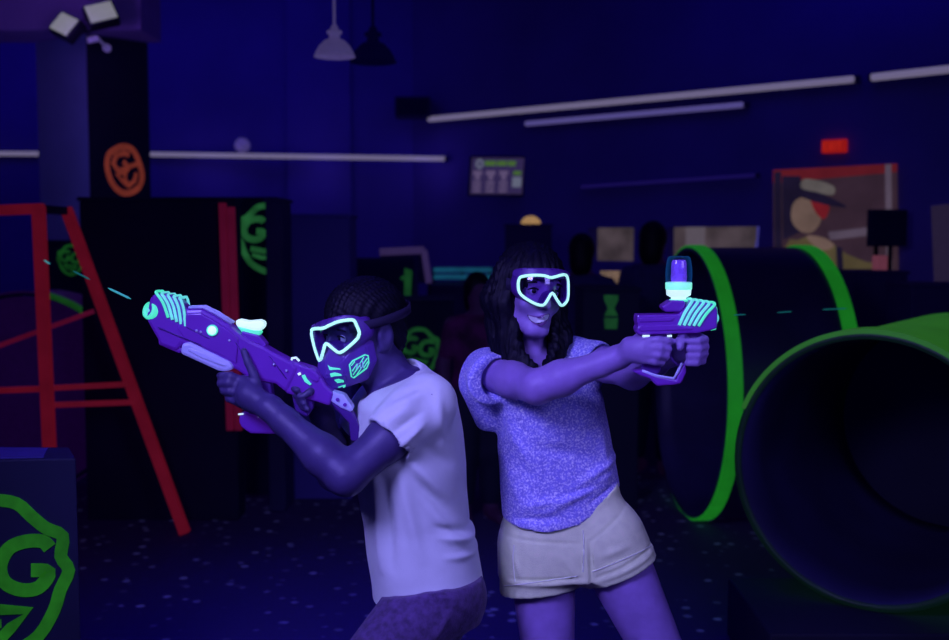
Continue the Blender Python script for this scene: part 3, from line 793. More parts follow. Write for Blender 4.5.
M['hair'] = mat('black hair', (.003, .0025, .010), .6, var=.4, scale=60, bump=.4, bscale=90); M['hair'].node_tree.nodes['Principled BSDF'].inputs['Specular IOR Level'].default_value = .22
M['shirt_w'] = cloth('heather blue knit', (.30, .28, .74), .10, 60, .5, 260, (.95, .95, 1))
M['shirt_m'] = cloth('white cotton', (.80, .90, .76), .05, 14, .15, 260)
M['denim_w'] = cloth('white denim', (.84, .98, .48), .07, 40, .35, 420)
M['denim_m'] = cloth('purple tinted denim', (.10, .055, .17), .35, 60, .5, 240)
M['seam'] = mat('seam thread', (.45, .45, .42), .8)
M['shoe'] = mat('dark canvas', (.03, .03, .05), .7); M['sole'] = mat('white rubber sole', (.6, .6, .6), .6)
M['plum'] = mat('glossy violet plastic', (.15, .032, .36), .38, lin((34, 4, 78)), 1, .06, 12, coat=.2)
M['plumdark'] = mat('dark violet plastic', (.07, .02, .2), .4, lin((14, 2, 52)), 1, .08, 12)
M['lav'] = mat('lavender plastic', (.55, .62, .8), .35, lin((40, 34, 80)), 1, .03)
M['rimw'] = glow('glowing pale cyan rim', (165, 240, 228), 1, .05, base=(.5, .7, .5))
M['mint'] = glow('glowing mint plastic', (60, 215, 168), 1, .1, base=(.2, .5, .3))
M['cyanrib'] = glow('glowing cyan rib', (90, 205, 205), 1, .12, base=(.2, .4, .3))
M['whiteglow'] = glow('glowing white plastic', (196, 236, 244), 1, .04, base=(.6, .6, .6))
M['strap'] = mat('dark elastic strap', (.008, .005, .03), .8, lin((2, 0, 12)), 1, .1)
def glass(name, tint, gl=.10, edge=None):
    m = bpy.data.materials.new(name); m.use_nodes = True; nt = m.node_tree; N = nt.nodes; L = nt.links
    N.remove(N['Principled BSDF']); t = N.new('ShaderNodeBsdfTransparent'); g = N.new('ShaderNodeBsdfGlossy'); g.inputs['Roughness'].default_value = .08
    no = N.new('ShaderNodeTexNoise'); no.inputs['Scale'].default_value = 18; r = N.new('ShaderNodeMapRange')
    r.inputs['To Min'].default_value = .75; r.inputs['To Max'].default_value = 1.05; L.new(no.outputs['Fac'], r.inputs['Value'])
    vm = N.new('ShaderNodeVectorMath'); vm.operation = 'SCALE'; vm.inputs[0].default_value = tint; L.new(r.outputs['Result'], vm.inputs['Scale']); L.new(vm.outputs[0], t.inputs['Color'])
    mx = N.new('ShaderNodeMixShader'); mx.inputs['Fac'].default_value = gl
    L.new(t.outputs[0], mx.inputs[1]); L.new(g.outputs[0], mx.inputs[2]); out = mx.outputs[0]
    if edge:                                   # blue glow painted in toward the silhouette as a fresnel sheen
        lw = N.new('ShaderNodeLayerWeight'); lw.inputs['Blend'].default_value = .35; e = N.new('ShaderNodeEmission'); e.inputs['Color'].default_value = (*edge, 1)
        m2 = N.new('ShaderNodeMixShader'); L.new(lw.outputs['Facing'], m2.inputs['Fac']); L.new(out, m2.inputs[1]); L.new(e.outputs[0], m2.inputs[2]); out = m2.outputs[0]
    L.new(out, N['Material Output'].inputs['Surface']); return m
M['lens'] = glass('smoked violet lens', (.78, .62, .95)); M['lens_m'] = glass('smoked teal lens', (.85, .92, .98), .14); M['cup'] = glass('clear blue hopper', (.60, .75, .98), .06, lin((16, 60, 120)))

def sleeve(F, pts, rs, q, n, a, b, ra, rb, k=.03):
    G = Field(F.lo, F.lo+F.h*(F.n-1), F.h)
    for i in range(len(pts)-1): G.cone(pts[i], pts[i+1], rs[i], rs[i+1], .02)
    big = F.lo+F.h*F.n
    G.plane(q, n, F.lo, big)
    G.cone(a, b, ra, rb, .003, 's')
    m0, m1, m2 = [min(x, y) for x, y in zip(F.n, G.n)]
    A, B = F.d[:m0, :m1, :m2], G.d[:m0, :m1, :m2]
    hh = np.maximum(k-np.abs(A-B), 0)/k; F.d[:m0, :m1, :m2] = np.minimum(A, B)-hh*hh*k*.25
class Head:
    def __init__(s, c, f, up, k=1.0):
        s.c = Vector(c); s.f = Vector(f).normalized(); s.l = Vector(up).cross(s.f).normalized(); s.u = s.f.cross(s.l).normalized(); s.k = k
        s.R = Matrix((s.l, s.f, s.u)).transposed()
    def __call__(s, x, y, z): return s.c+(s.l*x+s.f*y+s.u*z)*s.k
def build_head(F, H, smile=True, slim=1.0, ears=1.0):
    k = H.k
    def E(c, r, kk, op='u'): F.ell(H(*c), [q*k for q in r], kk*k, op, H.R)
    E((0, -.012, .032), (.074*slim, .092, .085), .01)
    E((0, .018, -.030), (.060*slim, .068, .082), .03)
    for sx in (-1, 1): F.cone(H(sx*.048*slim, -.002, -.058), H(sx*.018, .056, -.098), .020*k, .018*k, .022*k)
    F.cone(H(-.010, .066, -.100), H(.010, .066, -.100), .015*k, .015*k, .016*k)
    E((0, .074, .024), (.048, .014, .012), .018)
    for sx in (-1, 1):
        E((sx*.034, .060, -.034), (.022, .020, .018), .02)
        E((sx*.031, .088, .000), (.017, .012, .010), .010, 's')
        E((sx*.031, .070, .000), (.0135, .0125, .0115), .002)
    F.cone(H(0, .084, .010), H(0, .106, -.034), .0065*k, .0095*k, .010*k)
    for sx in (-1, 1): F.cone(H(sx*.011, .092, -.037), H(sx*.010, .096, -.036), .0068*k, .006*k, .006*k)
    wm = .028 if smile else .022
    F.cone(H(-wm, .068, -.062), H(0, .087, -.062), .003*k, .0058*k, .006*k); F.cone(H(wm, .068, -.062), H(0, .087, -.062), .003*k, .0058*k, .006*k)
    lz = -.078 if smile else -.072
    F.cone(H(-wm, .068, -.064), H(0, .084, lz), .003*k, .0062*k, .006*k); F.cone(H(wm, .068, -.064), H(0, .084, lz), .003*k, .0062*k, .006*k)
    if smile: E((0, .092, -.070), (.021, .014, .006), .003, 's')
    if ears:
        for sx in (-1, 1):
            E((sx*.077*slim, -.014*ears, -.004), (.010*ears, .019*ears, .031*ears), .006)
            E((sx*(.077*slim+.011*ears), -.010, .0), (.006*ears, .011*ears, .019*ears), .004, 's')
            F.cone(H(sx*.077*slim, -.004, -.03), H(sx*.075*slim, -.004, -.036), .007*k, .006*k, .004*k)
def finger(F, pts, r0, r1, k=.004):
    n = len(pts); F.chain(pts, [r0+(r1-r0)*i/(n-1) for i in range(n)], k)
def sdfobj(name, F, m, parent, sm=1, post=None, matfn=None):
    V, Q = F.mesh()
    V = relax(V, Q, sm)
    if post: V = post(V, Q)
    me = npmesh(name, V, Q, m, matfn(V, Q) if matfn else None)
    b = bvh_of(V, Q)
    return link(name, me, parent), b
def part(name, vf, m, parent, smooth=False, bevel=0, fix=True): return obj(name, vf, m, parent, smooth, None, bevel, 2, fix)

# ============================================================ the woman
YW = 2.9
def w(px, py, Y=YW): return P(px, py, Y)
WH = Head(w(530.5, 290, 2.87), (.40, -.90, -.03), (.13, 0, 1), 1.0)
woman = thing('person', 'smiling long haired person in heather blue shirt and white shorts aiming a small blaster', 'person', (w(580, 500).x, YW, 0))
bodyF = Field((-.45, 2.3, -.01), (.95, 3.45, 1.62), .0046)
F = bodyF
build_head(F, WH, True, .90)
F.cone(WH(0, -.02, -.06), w(536, 362, 2.93), .050, .052, .03)                       # neck
zrow = lambda y: w(540, y).z
def wrow(y, xl, xr, b, cy=2.92, sh=0):
    a, c = w(xl, y), w(xr, y); return (a.z, (a.x+c.x)/2, cy, (c.x-a.x)/2-sh, b-sh)
WR = [(352, 508, 566, .060), (358, 492, 582, .080), (368, 482, 596, .098), (385, 484, 600, .118), (402, 490, 604, .128), (430, 498, 610, .122), (460, 499, 616, .108), (490, 500, 622, .112), (515, 502, 626, .118), (535, 503, 631, .124)]
F.loft([wrow(y, a, c, b, sh=.014) for y, a, c, b in WR], .02, yaw=math.radians(12))
F.loft([wrow(y, a, c, b, sh=.012) for y, a, c, b in [(530, 506, 626, .11), (555, 506, 638, .12), (575, 512, 640, .11)]], .02)
# legs
hipR, hipL = w(541, 552, 2.93), w(610, 548, 2.90)
kneeR, kneeL = w(552, 700, 2.86), w(677, 690, 2.84); ankR, ankL = w(553, 0, 3.0), w(735, 0, 3.02)
ankR = Vector((w(555, 700, 2.98).x, 2.98, .085)); ankL = Vector((w(722, 700, 3.02).x, 3.02, .085))
F.cone(hipR, kneeR, .094, .058, .02); F.cone(hipL, kneeL, .094, .058, .02)
for kn, an in ((kneeR, ankR), (kneeL, ankL)):
    mid = kn.lerp(an, .32)+Vector((0, .018, 0)); F.chain([kn, mid, an], [.056, .054, .036], .02)
    F.cone(an, an+Vector((.01, -.13, -.045)), .036, .026, .02); F.cone(an, an+Vector((0, .04, -.045)), .034, .03, .02)
# her right arm, across the body
shR = w(486, 372, 2.90); elR = w(537, 387, 2.68); wrR = w(619, 357, 2.63)
F.chain([shR, shR.lerp(elR, .55), elR], [.050, .045, .041], .02)
F.chain([elR, elR.lerp(wrR, .3), elR.lerp(wrR, .8), wrR], [.041, .042, .029, .026], .02)
YG = 2.60                                                                                          # plane of her blaster
g = lambda x, y, dy=0: P(590+x/4, 240+y/4, YG)+Vector((0, dy, 0))
# right palm: back of the hand toward the camera, fingers close round the grip
F.cone(wrR, g(190, 430, -.01), .026, .024, .02); F.cone(g(160, 425, 0), g(212, 412, -.022), .024, .018, .012); F.cone(g(165, 450, 0), g(205, 465, -.020), .024, .017, .012)
F.cone(g(190, 440, -.012), g(212, 440, -.024), .024, .020, .012)
finger(F, [g(212, 400, -.027), g(262, 394, -.037), g(300, 398, -.032), g(326, 403, -.020)], .0105, .0075)
finger(F, [g(214, 425, -.030), g(268, 424, -.042), g(304, 432, -.032), g(306, 436, -.010)], .0108, .0082)
finger(F, [g(212, 450, -.030), g(262, 453, -.042), g(297, 460, -.032), g(299, 462, -.010)], .0105, .008)
finger(F, [g(206, 473, -.026), g(248, 480, -.036), g(278, 485, -.028), g(282, 486, -.010)], .0095, .0075)
finger(F, [g(180, 405, .008), g(210, 386, .026), g(250, 388, .034), g(280, 395, .034)], .012, .009)   # thumb on the far side
# her left arm and hand, holding the front
shL = w(578, 356, 2.93); elL = w(633, 374, 2.80); wrL = g(355, 470, .085)
F.chain([shL, shL.lerp(elL, .5), elL], [.048, .043, .038], .02)
F.chain([elL, elL.lerp(wrL, .5), wrL], [.038, .034, .027], .02)
F.cone(wrL, g(405, 435, .045), .027, .026, .02); F.cone(g(395, 415, .04), g(435, 400, .022), .024, .018, .012); F.cone(g(400, 455, .04), g(432, 470, .02), .024, .017, .012)
F.cone(g(405, 435, .04), g(435, 436, .02), .024, .02, .012)
for i, yy in enumerate((392, 421, 450, 478)):
    q = (0, 3, 0, -8)[i]
    finger(F, [g(447+q, yy, .012), g(452+q, yy+3, -.018), g(420+q, yy+7, -.038), g(382+q*.5, yy+8, -.036)], .0110-.0006*i, .0082)
finger(F, [g(398, 408, .02), g(368, 385, -.006), g(352, 398, -.028), g(348, 425, -.036)], .012, .0085)   # thumb
def womfn(V, Q):
    return np.zeros(len(Q))
wbody, wb = sdfobj('body', F, [M['skin_w']], woman)

# shirt
F = Field((-.20, 2.6, .70), (.55, 3.25, 1.50), .0046)
F.loft([wrow(y, a, c, b) for y, a, c, b in WR], .012, yaw=math.radians(12))
F.cone(w(478, 385, 2.90), w(487, 418, 2.92), .050, .035, .03)
dR = (elR-shR).normalized()
sleeve(F, [w(487, 372, 2.92), w(492, 380, 2.80), w(512, 386, 2.70)], [.066, .061, .060], w(497, 379, 2.81), dR, w(499, 379, 2.82), w(530, 387, 2.66), .053, .056)
dL = (elL-shL).normalized()
sleeve(F, [w(574, 358, 2.94), w(596, 362, 2.88), w(620, 368, 2.82)], [.060, .052, .050], w(600, 362, 2.87), dL, w(598, 361, 2.875), w(625, 370, 2.81), .043, .045)
F.ell(w(538, 346, 2.86), (.072, .085, .062), .012, 's')                            # neckline
def hem(x, y, z):
    hx = [w(500, 522).x, w(520, 526).x, w(545, 528).x, w(575, 522).x, w(600, 508).x, w(622, 487).x, w(640, 478).x]
    hz = [zrow(516), zrow(521), zrow(523), zrow(517), zrow(503), zrow(486), zrow(480)]
    return (np.interp(x, hx, hz).astype(np.float32)-z)+0*y
F.cut(hem)
def ws(*p): return [(w(a, b), w(c, d), wd, h) for a, b, c, d, wd, h in p]
wf = ws((520, 500, 575, 486, .012, .006), (540, 505, 612, 470, .012, .006), (505, 420, 540, 470, .02, .006), (500, 440, 520, 500, .016, .005), (575, 478, 618, 455, .012, .006), (530, 440, 590, 452, .02, -.005),
        (600, 400, 560, 430, .018, .004), (545, 492, 600, 478, .008, -.006), (512, 512, 560, 508, .010, -.005), (596, 420, 606, 470, .012, .005), (490, 350, 470, 372, .01, .003), (500, 395, 504, 440, .012, -.006), (585, 498, 615, 480, .006, -.004))
wf = [(a, b, c, d*1.7) for a, b, c, d in wf]
shirtw, wsb = sdfobj('shirt', F, [M['shirt_w']], woman, 2, lambda V, Q: folds(V, Q, wf))
# shorts
F = Field((-.15, 2.6, .45), (.62, 3.2, .95), .0045)
F.loft([wrow(y, a, c, b) for y, a, c, b in [(478, 510, 618, .098), (500, 508, 622, .103), (520, 505, 628, .112), (545, 502, 640, .124), (572, 504, 646, .125)]], .012)
F.cone(w(541, 545, 2.92), w(541, 608, 2.91), .112, .112, .03); F.cone(w(606, 540, 2.90), w(631, 592, 2.88), .108, .100, .03)
axR = (w(541, 605, 2.91)-w(541, 545, 2.92)).normalized(); axL = (w(641, 588, 2.88)-w(606, 540, 2.90)).normalized()
xm = w(585, 0).x
def wcut(x, y, z):
    hx = [w(q, 500).x for q in (495, 502, 545, 580, 584, 588, 592, 620, 657, 670)]
    hz = [zrow(q) for q in (588, 593, 587, 583, 584, 584, 581, 570, 553, 549)]
    return (np.interp(x, hx, hz).astype(np.float32)-z)-(y-2.85)*.08
F.cut(wcut)
def under_w(x, y, z):
    return (z-.022)+(hem(x, y, z*0))*-1
F.cut(under_w)
F.cone(w(543, 575, 2.915), w(544, 640, 2.91), .088, .086, .004, 's'); F.cone(w(622, 568, 2.89), w(650, 625, 2.87), .080, .076, .004, 's')
F.cone(w(584, 575, 2.90), w(586, 600, 2.88), .006, .014, .012, 's')
sf = ws((582, 530, 584, 580, .006, .004), (586, 530, 588, 578, .005, -.004), (508, 575, 580, 570, .006, .004), (594, 570, 652, 545, .006, .004), (510, 571, 580, 566, .004, -.004), (592, 566, 650, 540, .004, -.004), (560, 545, 580, 575, .01, .004), (596, 545, 625, 535, .01, .004), (600, 560, 630, 550, .008, .003), (508, 535, 520, 570, .008, .003),
        (500, 531, 580, 534, .005, -.002), (584, 533, 628, 500, .005, -.002))
sf = [(a, b, c, d*1.5) for a, b, c, d in sf]
shorts, shb = sdfobj('shorts', F, [M['denim_w']], woman, 1, lambda V, Q: folds(V, Q, sf))
def seam(pts, bvh, r, m, name, par, off=.001):
    q = [hit(bvh, *p)[0] for p in smoothloop(pts, 5, False)]; part(name, tube([a+(CAM-a).normalized()*off for a in q], r, 6), m, par)
M['hemline'] = mat('white denim hem', (.8, .9, .6), .9)
seam([(504, 586), (520, 584.5), (545, 581), (578, 576)], shb, .0018, M['hemline'], 'hem_seam', shorts)
seam([(592, 572), (615, 563), (640, 552), (652, 545)], shb, .0018, M['hemline'], 'hem_seam', shorts)
seam([(583, 530), (584, 548), (583, 572)], shb, .0022, M['hemline'], 'fly_seam', shorts)
seam([(514, 545), (513, 560), (515, 582)], shb, .0016, M['hemline'], 'side_seam', shorts)
for an, s_ in ((ankR, 0), (ankL, 1)):
    F = Field(an+Vector((-.09, -.24, -.09)), an+Vector((.09, .10, .06)), .006)
    F.cone(an+Vector((0, .03, -.04)), an+Vector((.01, -.14, -.052)), .043, .036, .02); F.cone(an+Vector((0, .01, -.02)), an, .046, .047, .02)
    F.plane((0, 0, an.z+.03), (0, 0, 1), an+Vector((-.2, -.3, -.2)), an+Vector((.2, .3, .2)))
    F.plane((0, 0, .022), (0, 0, -1), an+Vector((-.2, -.3, -.2)), an+Vector((.2, .3, .2)))
    sh, _ = sdfobj('shoe', F, [M['shoe']], woman)
    prof = [Vector((an.x+.046*math.cos(t_)+(.01 if math.sin(t_) < 0 else 0), an.y+(.03 if math.sin(t_) > 0 else -.14)+.046*math.sin(t_), .001)) for t_ in [i*math.pi/10 for i in range(20)]]
    obj('sole', prism(prof, Vector((0, 0, .024))), M['sole'], sh, bevel=.004)
# face
def fpatch(poly, m, name, bvh, par, off=.0008, n=3, step=1.0):
    return part(name, patch(smoothloop(poly, n), bvh, off, 0, step), m, par, True, fix=False)
mouthp = [(527.4, 314.6), (532, 316.8), (537, 317.8), (542, 317.6), (549, 313.4), (547.8, 319), (544, 323), (538, 323.8), (531.5, 321.8)]
fpatch(mouthp, M['mouth'], 'mouth', wb, wbody, .0012)
fpatch([(528.6, 315.4), (533, 316.2), (538, 317.0), (543, 316.4), (548.2, 314.2), (547.2, 318.4), (543.8, 321.9), (538, 322.8), (532, 321)], M['teeth'], 'teeth', wb, wbody, .0022)
fpatch([(528, 314.6), (533, 315.4), (538, 316.2), (543, 315.4), (548, 313.4), (543, 316.6), (538, 317.4), (533, 316.6)], M['lips_w'], 'upper_lip', wb, wbody, .003)
fpatch([(531, 321.4), (536, 323.2), (541, 323.2), (546, 320.6), (544, 324), (539, 325.6), (534, 324.4)], M['lips_w'], 'lower_lip', wb, wbody, .003)
def eyes(H, body, sz=1.0):
    for sx in (-1, 1):
        c = H(sx*.031, .071, .000); k = H.k
        e = part('eye', lathe([(.0125*math.sin(a)*k+1e-5, -.0125*math.cos(a)*k) for a in [i*math.pi/10 for i in range(11)]], c, H.f, 16, False), M['eye'], body, True)
        part('iris', lathe([(.0062*k, .0112*k), (.004*k, .0125*k), (.0001, .0129*k)], c, (H.f+H.l*(-.1)).normalized(), 14, False), M['iris'], e, True)
        # lids and brow
        ln = []
        for i in range(7):
            a = (i/6-.5)*.034; ln.append(H(sx*.031+a, .0835-abs(a)*.35, .0075-a*a*18))
        part('eyelid', tube(ln, [.001, .002, .0025, .0027, .0025, .002, .001], 6), M['hair'], body, True)
        ln = []
        for i in range(7):
            a = (i/6-.5)*.040; ln.append(H(sx*.032+a, .0855-abs(a)*.45, .0235-a*a*14))
        part('eyebrow', tube(ln, [.001, .0026, .003, .003, .003, .0024, .001], 6), M['hair'], body, True)
eyes(WH, wbody)
# hair
F = Field(WH.c+Vector((-.24, -.2, -.36)), WH.c+Vector((.22, .22, .18)), .0050)
F.ell(WH(0, -.016, .037), (.084, .106, .087), 0, 'u', WH.R)
F.ell(WH(.0, -.05, -.03), (.085, .07, .10), .03, 'u', WH.R)
F.chain([WH(-.055, -.01, .03), WH(-.072, -.03, -.03), w(504, 325, 2.90), w(507, 360, 2.865)], [.040, .040, .042, .036], .03)
F.chain([WH(-.075, .0, .04), WH(-.083, .01, -.04), w(510, 338, 2.83), w(519, 368, 2.80)], [.028, .026, .026, .017], .02)
F.chain([WH(.06, -.02, .04), WH(.078, -.02, -.04), w(559, 335, 2.90), w(556, 364, 2.84)], [.036, .032, .028, .018], .03)
F.chain([WH(.070, .0, .03), WH(.072, .012, -.05), w(552, 345, 2.82), w(547, 366, 2.79)], [.018, .015, .015, .012], .015)
F.chain([w(517, 325, 2.82), w(524, 346, 2.80), w(533, 366, 2.78)], [.016, .017, .010], .015)
F.chain([w(505, 345, 2.86), w(520, 366, 2.80), w(530, 372, 2.79)], [.030, .020, .012], .02)
# face opening
F.ell(WH(.004, .090, -.045), (.063, .072, .080), .014, 's', WH.R)
F.ell(WH(0, .10, -.10), (.055, .08, .075), .014, 's', WH.R)
def hairpost(V, Q):
    N = vnormals(V, Q); p = V-np.array(WH.c)
    a = np.arctan2(p[:, 0], p[:, 1]); off = .0026*np.sin(a*46+p[:, 2]*20)+.0022*np.sin(a*23+1+p[:, 2]*33)+.0015*np.sin(p[:, 0]*620+p[:, 2]*60)
    return V+N*off[:, None]
hairw, _ = sdfobj('hair', F, [M['hair']], woman, 1, hairpost)

# ------------------------------------------------ goggles
def goggle(H, outer, name, label, mlens, rimr, frame_poly, ell_c, ell_r, strap_z=.012, inset=None, cat='goggles'):
    """rim outline fitted to a curved visor surface in front of the eyes"""
    Rm = H.R; inv = Rm.transposed(); c = H(*ell_c)
    def proj(px, py, s=1.0):
        o = inv @ (CAM-c); d = inv @ ray(px, py).normalized()
        r = [q*s for q in ell_r]; o2 = Vector([o[i]/r[i] for i in range(3)]); d2 = Vector([d[i]/r[i] for i in range(3)])
        A_ = d2.dot(d2); B_ = o2.dot(d2); C_ = o2.dot(o2)-1; disc = max(0, B_*B_-A_*C_)
        return CAM+ray(px, py).normalized()*((-B_-math.sqrt(disc))/A_)
    t = thing(name, label, cat, c)
    class B:                                   # ray-cast stand in for an analytic visor surface
        def __init__(s, k): s.k = k
        def ray_cast(s, o, d):
            px = 474.5+FPX*d.x/(d.y*math.cos(PITCH)-d.z*math.sin(PITCH)); py = 320-FPX*(d.y*math.sin(PITCH)+d.z*math.cos(PITCH))/(d.y*math.cos(PITCH)-d.z*math.sin(PITCH))
            p = proj(px, py, s.k); q = inv @ (p-c); n = Rm @ Vector([q[i]/ell_r[i]**2 for i in range(3)]); return p, n.normalized(), 0, 0
    lp = smoothloop(outer, 3)
    part('lens', patch(lp, B(1.0), .0, 0, 2.0), mlens, t, True, fix=False)
    rp = [proj(p.x, p.y)+(CAM-proj(p.x, p.y)).normalized()*.002 for p in lp]
    part('rim', tube(rp, rimr, 8, True), M['rimw'], t, True)
    # frame: skirt from the rim back to the face
    n = len(rp); V, Fq = [], []
    for q in range(4):
        s = q/3
        for p in rp:
            loc = inv @ (p-c); grow = 1+.06*math.sin(s*math.pi*.6)
            loc = Vector((loc.x*grow, loc.y-.040*s-.001, loc.z*grow)); V.append(c+Rm @ loc)
    for q in range(3):
        for i in range(n): Fq.append((q*n+i, q*n+(i+1) % n, (q+1)*n+(i+1) % n, (q+1)*n+i))
    sk = part('frame', (V, Fq), M['plumdark'], t, True, fix=True)
    so = sk.modifiers.new('Solidify', 'SOLIDIFY'); so.thickness = .004
    if frame_poly: part('frame_top', patch(smoothloop(frame_poly, 3), B(.96), 0, .012, 2.0), M['plumdark'], t, True)
    return t, B(1.0)
wg = [(519.3, 278.5), (523.5, 276.2), (533, 275.2), (544, 275.6), (551.7, 277.6), (563.7, 274.6), (567.6, 278.0), (568.3, 288), (568, 297), (566.3, 302), (561.5, 305.5), (556.8, 299.5), (552.2, 293), (547.5, 300), (543, 305.2), (534, 303.2), (521.3, 295), (518.2, 287)]
gw, _ = goggle(WH, wg, 'goggles', 'glowing rimmed goggles worn by the smiling long haired person', M['lens'], .0038, [(514, 277), (514, 270), (524, 268), (545, 268), (560, 269), (568, 272), (569, 277), (552, 280), (533, 278)], (0, -.01, .0), (.100, .132, .16))
# strap round the hair
lp = []
for i in range(48):
    a = math.radians(-58+i*(296/47)+0)-math.radians(0)
    a2 = math.radians(62)+math.radians(416-180)*0
ang = [math.radians(28+i*(304-56+28)/47) for i in range(48)]
def strap(H, t, rx, ry, z0, z1, cy, hgt, a0=38, a1=322):
    V, Fq = [], []
    n = 60
    for i in range(n+1):
        a = math.radians(a0+(a1-a0)*i/n)
        x = rx*math.sin(a); y = cy+ry*math.cos(a)
        for (dz, k) in ((-hgt/2, 1), (hgt/2, 1), (hgt/2, .975), (-hgt/2, .975)): V.append(H(x*k, cy+(y-cy)*k, z0+(z1-z0)*(.5-.5*math.cos(a))+dz))
    for i in range(n):
        for q in range(4): Fq.append((i*4+q, i*4+(q+1) % 4, i*4+4+(q+1) % 4, i*4+4+q))
    Fq += [(0, 1, 2, 3), (n*4+3, n*4+2, n*4+1, n*4)]
    part('strap', (V, Fq), M['strap'], t, True)
strap(WH, gw, .096, .112, .006, .02, -.018, .030)

# ============================================================ the man
YM = 2.75
MH = Head(P(361, 333, 2.74), (-.76, -.64, -.10), (-.02, -.02, 1), 1.03)
man = thing('person', 'crouching short haired person in a white shirt and jeans aiming a long blaster left', 'person', (P(430, 500, YM).x, YM, 0))
F = Field((-.78, 2.2, -.01), (.20, 3.35, 1.50), .0046)
build_head(F, MH, False, 1.0, 1.22)
F.cone(MH(0, -.03, -.05), P(398, 396, 2.76), .062, .066, .03)
def mrow(y, xl, xr, b, cy=YM, sh=0):
    a, c = P(xl, y, cy), P(xr, y, cy); return (a.z, (a.x+c.x)/2, cy, (c.x-a.x)/2-sh, b-sh)
MR = [(368, 398, 424, .05), (376, 386, 440, .10), (386, 372, 449, .150), (400, 359, 457, .185), (430, 356, 463, .20), (460, 357, 466, .19), (490, 358, 467, .175), (520, 364, 470, .165), (550, 367, 478, .170), (578, 372, 483, .178), (602, 374, 484, .180)]
F.loft([mrow(y, a, c, b, sh=.018) for y, a, c, b in MR[:-1]], .02, p=2.2)
F.loft([mrow(y, a, c, b, sh=.03) for y, a, c, b in [(575, 382, 478, .15), (595, 384, 478, .15), (615, 386, 476, .14)]], .02)
hN, hF = P(437, 592, 2.66), P(440, 592, 2.86); kN, kF = P(350, 696, 2.50), P(398, 712, 2.98)
aN = Vector((P(395, 700, 2.60).x, 2.62, .09)); aF = Vector((P(470, 700, 3.05).x, 3.12, .09))
for hp, kn, an in ((hN, kN, aN), (hF, kF, aF)):
    F.cone(hp+Vector((0, .03, -.03)), kn, .084, .060, .02); mid = kn.lerp(an, .3)+Vector((.02, .02, 0)); F.chain([kn, mid, an], [.060, .058, .038], .02)
    F.cone(an, an+Vector((-.14, -.04, -.048)), .038, .028, .02); F.cone(an, an+Vector((.03, .01, -.05)), .036, .032, .02)
GY = 2.66
q1 = lambda x, y, dy=0: P(120+x/3.556, 270+y/3.556, GY)+Vector((0, dy, 0))
shN = P(428, 404, 2.60); elN = P(346, 476, 2.50); wrN = P(270, 408, 2.575)
F.chain([shN, shN.lerp(elN, .5), elN], [.056, .050, .044], .02)
F.chain([elN, elN.lerp(wrN, .3), elN.lerp(wrN, .8), wrN], [.044, .046, .031, .028], .02)
# near hand wraps the fore grip
F.cone(wrN, q1(470, 440, -.055), .028, .026, .02); F.cone(q1(505, 440, -.07), q1(455, 395, -.046), .026, .020, .012); F.cone(q1(500, 460, -.065), q1(445, 455, -.044), .025, .018, .012); F.cone(q1(470, 430, -.06), q1(440, 425, -.045), .026, .02, .012)
finger(F, [q1(448, 385, -.046), q1(412, 368, -.052), q1(376, 368, -.044), q1(362, 372, -.022)], .0112, .0088)
finger(F, [q1(440, 405, -.048), q1(404, 392, -.056), q1(374, 394, -.046), q1(364, 398, -.024)], .0115, .009)
finger(F, [q1(438, 430, -.048), q1(410, 420, -.056), q1(384, 420, -.046), q1(376, 424, -.024)], .0112, .009)
finger(F, [q1(442, 455, -.044), q1(420, 452, -.052), q1(400, 448, -.044), q1(392, 448, -.024)], .0105, .0082)
finger(F, [q1(505, 405, -.055), q1(492, 365, -.052), q1(470, 322, -.048), q1(454, 282, -.044)], .0125, .0088)   # thumb up the side
# far arm and trigger hand
shF = P(378, 405, 2.90); elF = P(335, 474, 2.90); wrF = P(322, 415, 2.74)
F.chain([shF, shF.lerp(elF, .5), elF], [.055, .050, .044], .02); F.chain([elF, elF.lerp(wrF, .5), wrF], [.044, .040, .028], .02)
F.cone(wrF, q1(690, 440, .045), .028, .025, .02); F.cone(q1(690, 450, .045), q1(662, 440, .03), .026, .02, .012)
for i, (yy, xx) in enumerate(((412, 628), (436, 640), (458, 652), (478, 664))):
    finger(F, [q1(xx+24, yy+6, .032), q1(xx-8, yy, .026), q1(xx-14, yy+4, -.012), q1(xx+10, yy+8, -.034)], .0108, .0082)
finger(F, [q1(702, 440, .03), q1(696, 420, -.005), q1(680, 428, -.030), q1(664, 440, -.034)], .012, .0085)
mbody, mb = sdfobj('body', F, [M['skin_m']], man)
# shirt
F = Field((-.42, 2.35, .55), (.12, 3.15, 1.48), .0046)
F.loft([mrow(y, a, c, b) for y, a, c, b in MR], .012, p=2.2)
sleeve(F, [P(427, 404, 2.62), P(404, 424, 2.57), P(372, 452, 2.52)], [.074, .066, .064], P(390, 441, 2.545), P(386, 446, 2.54)-P(408, 424, 2.57), P(394, 436, 2.55), P(360, 466, 2.51), .056, .058, .02)
sleeve(F, [P(380, 405, 2.88), P(352, 440, 2.90)], [.070, .062], P(358, 432, 2.90), P(352, 440, 2.90)-P(380, 405, 2.88), P(360, 430, 2.90), P(335, 465, 2.90), .054, .058)
F.cone(P(397, 400, 2.80), P(402, 384, 2.78), .08, .072, .02)
F.ell(P(388, 372, 2.74), (.078, .09, .060), .012, 's')
F.cone(P(371, 386, 2.72), P(398, 392, 2.75), .040, .060, .012, 's')
def mhem(x, y, z):
    hx = [P(q, 580, YM).x for q in (360, 372, 383, 400, 430, 460, 482, 490)]; hz = [P(400, q, YM).z for q in (584, 589, 592, 588, 583, 581, 578, 576)]
    return (np.interp(x, hx, hz).astype(np.float32)-z)+(y-2.6)*-.10
F.cut(mhem)
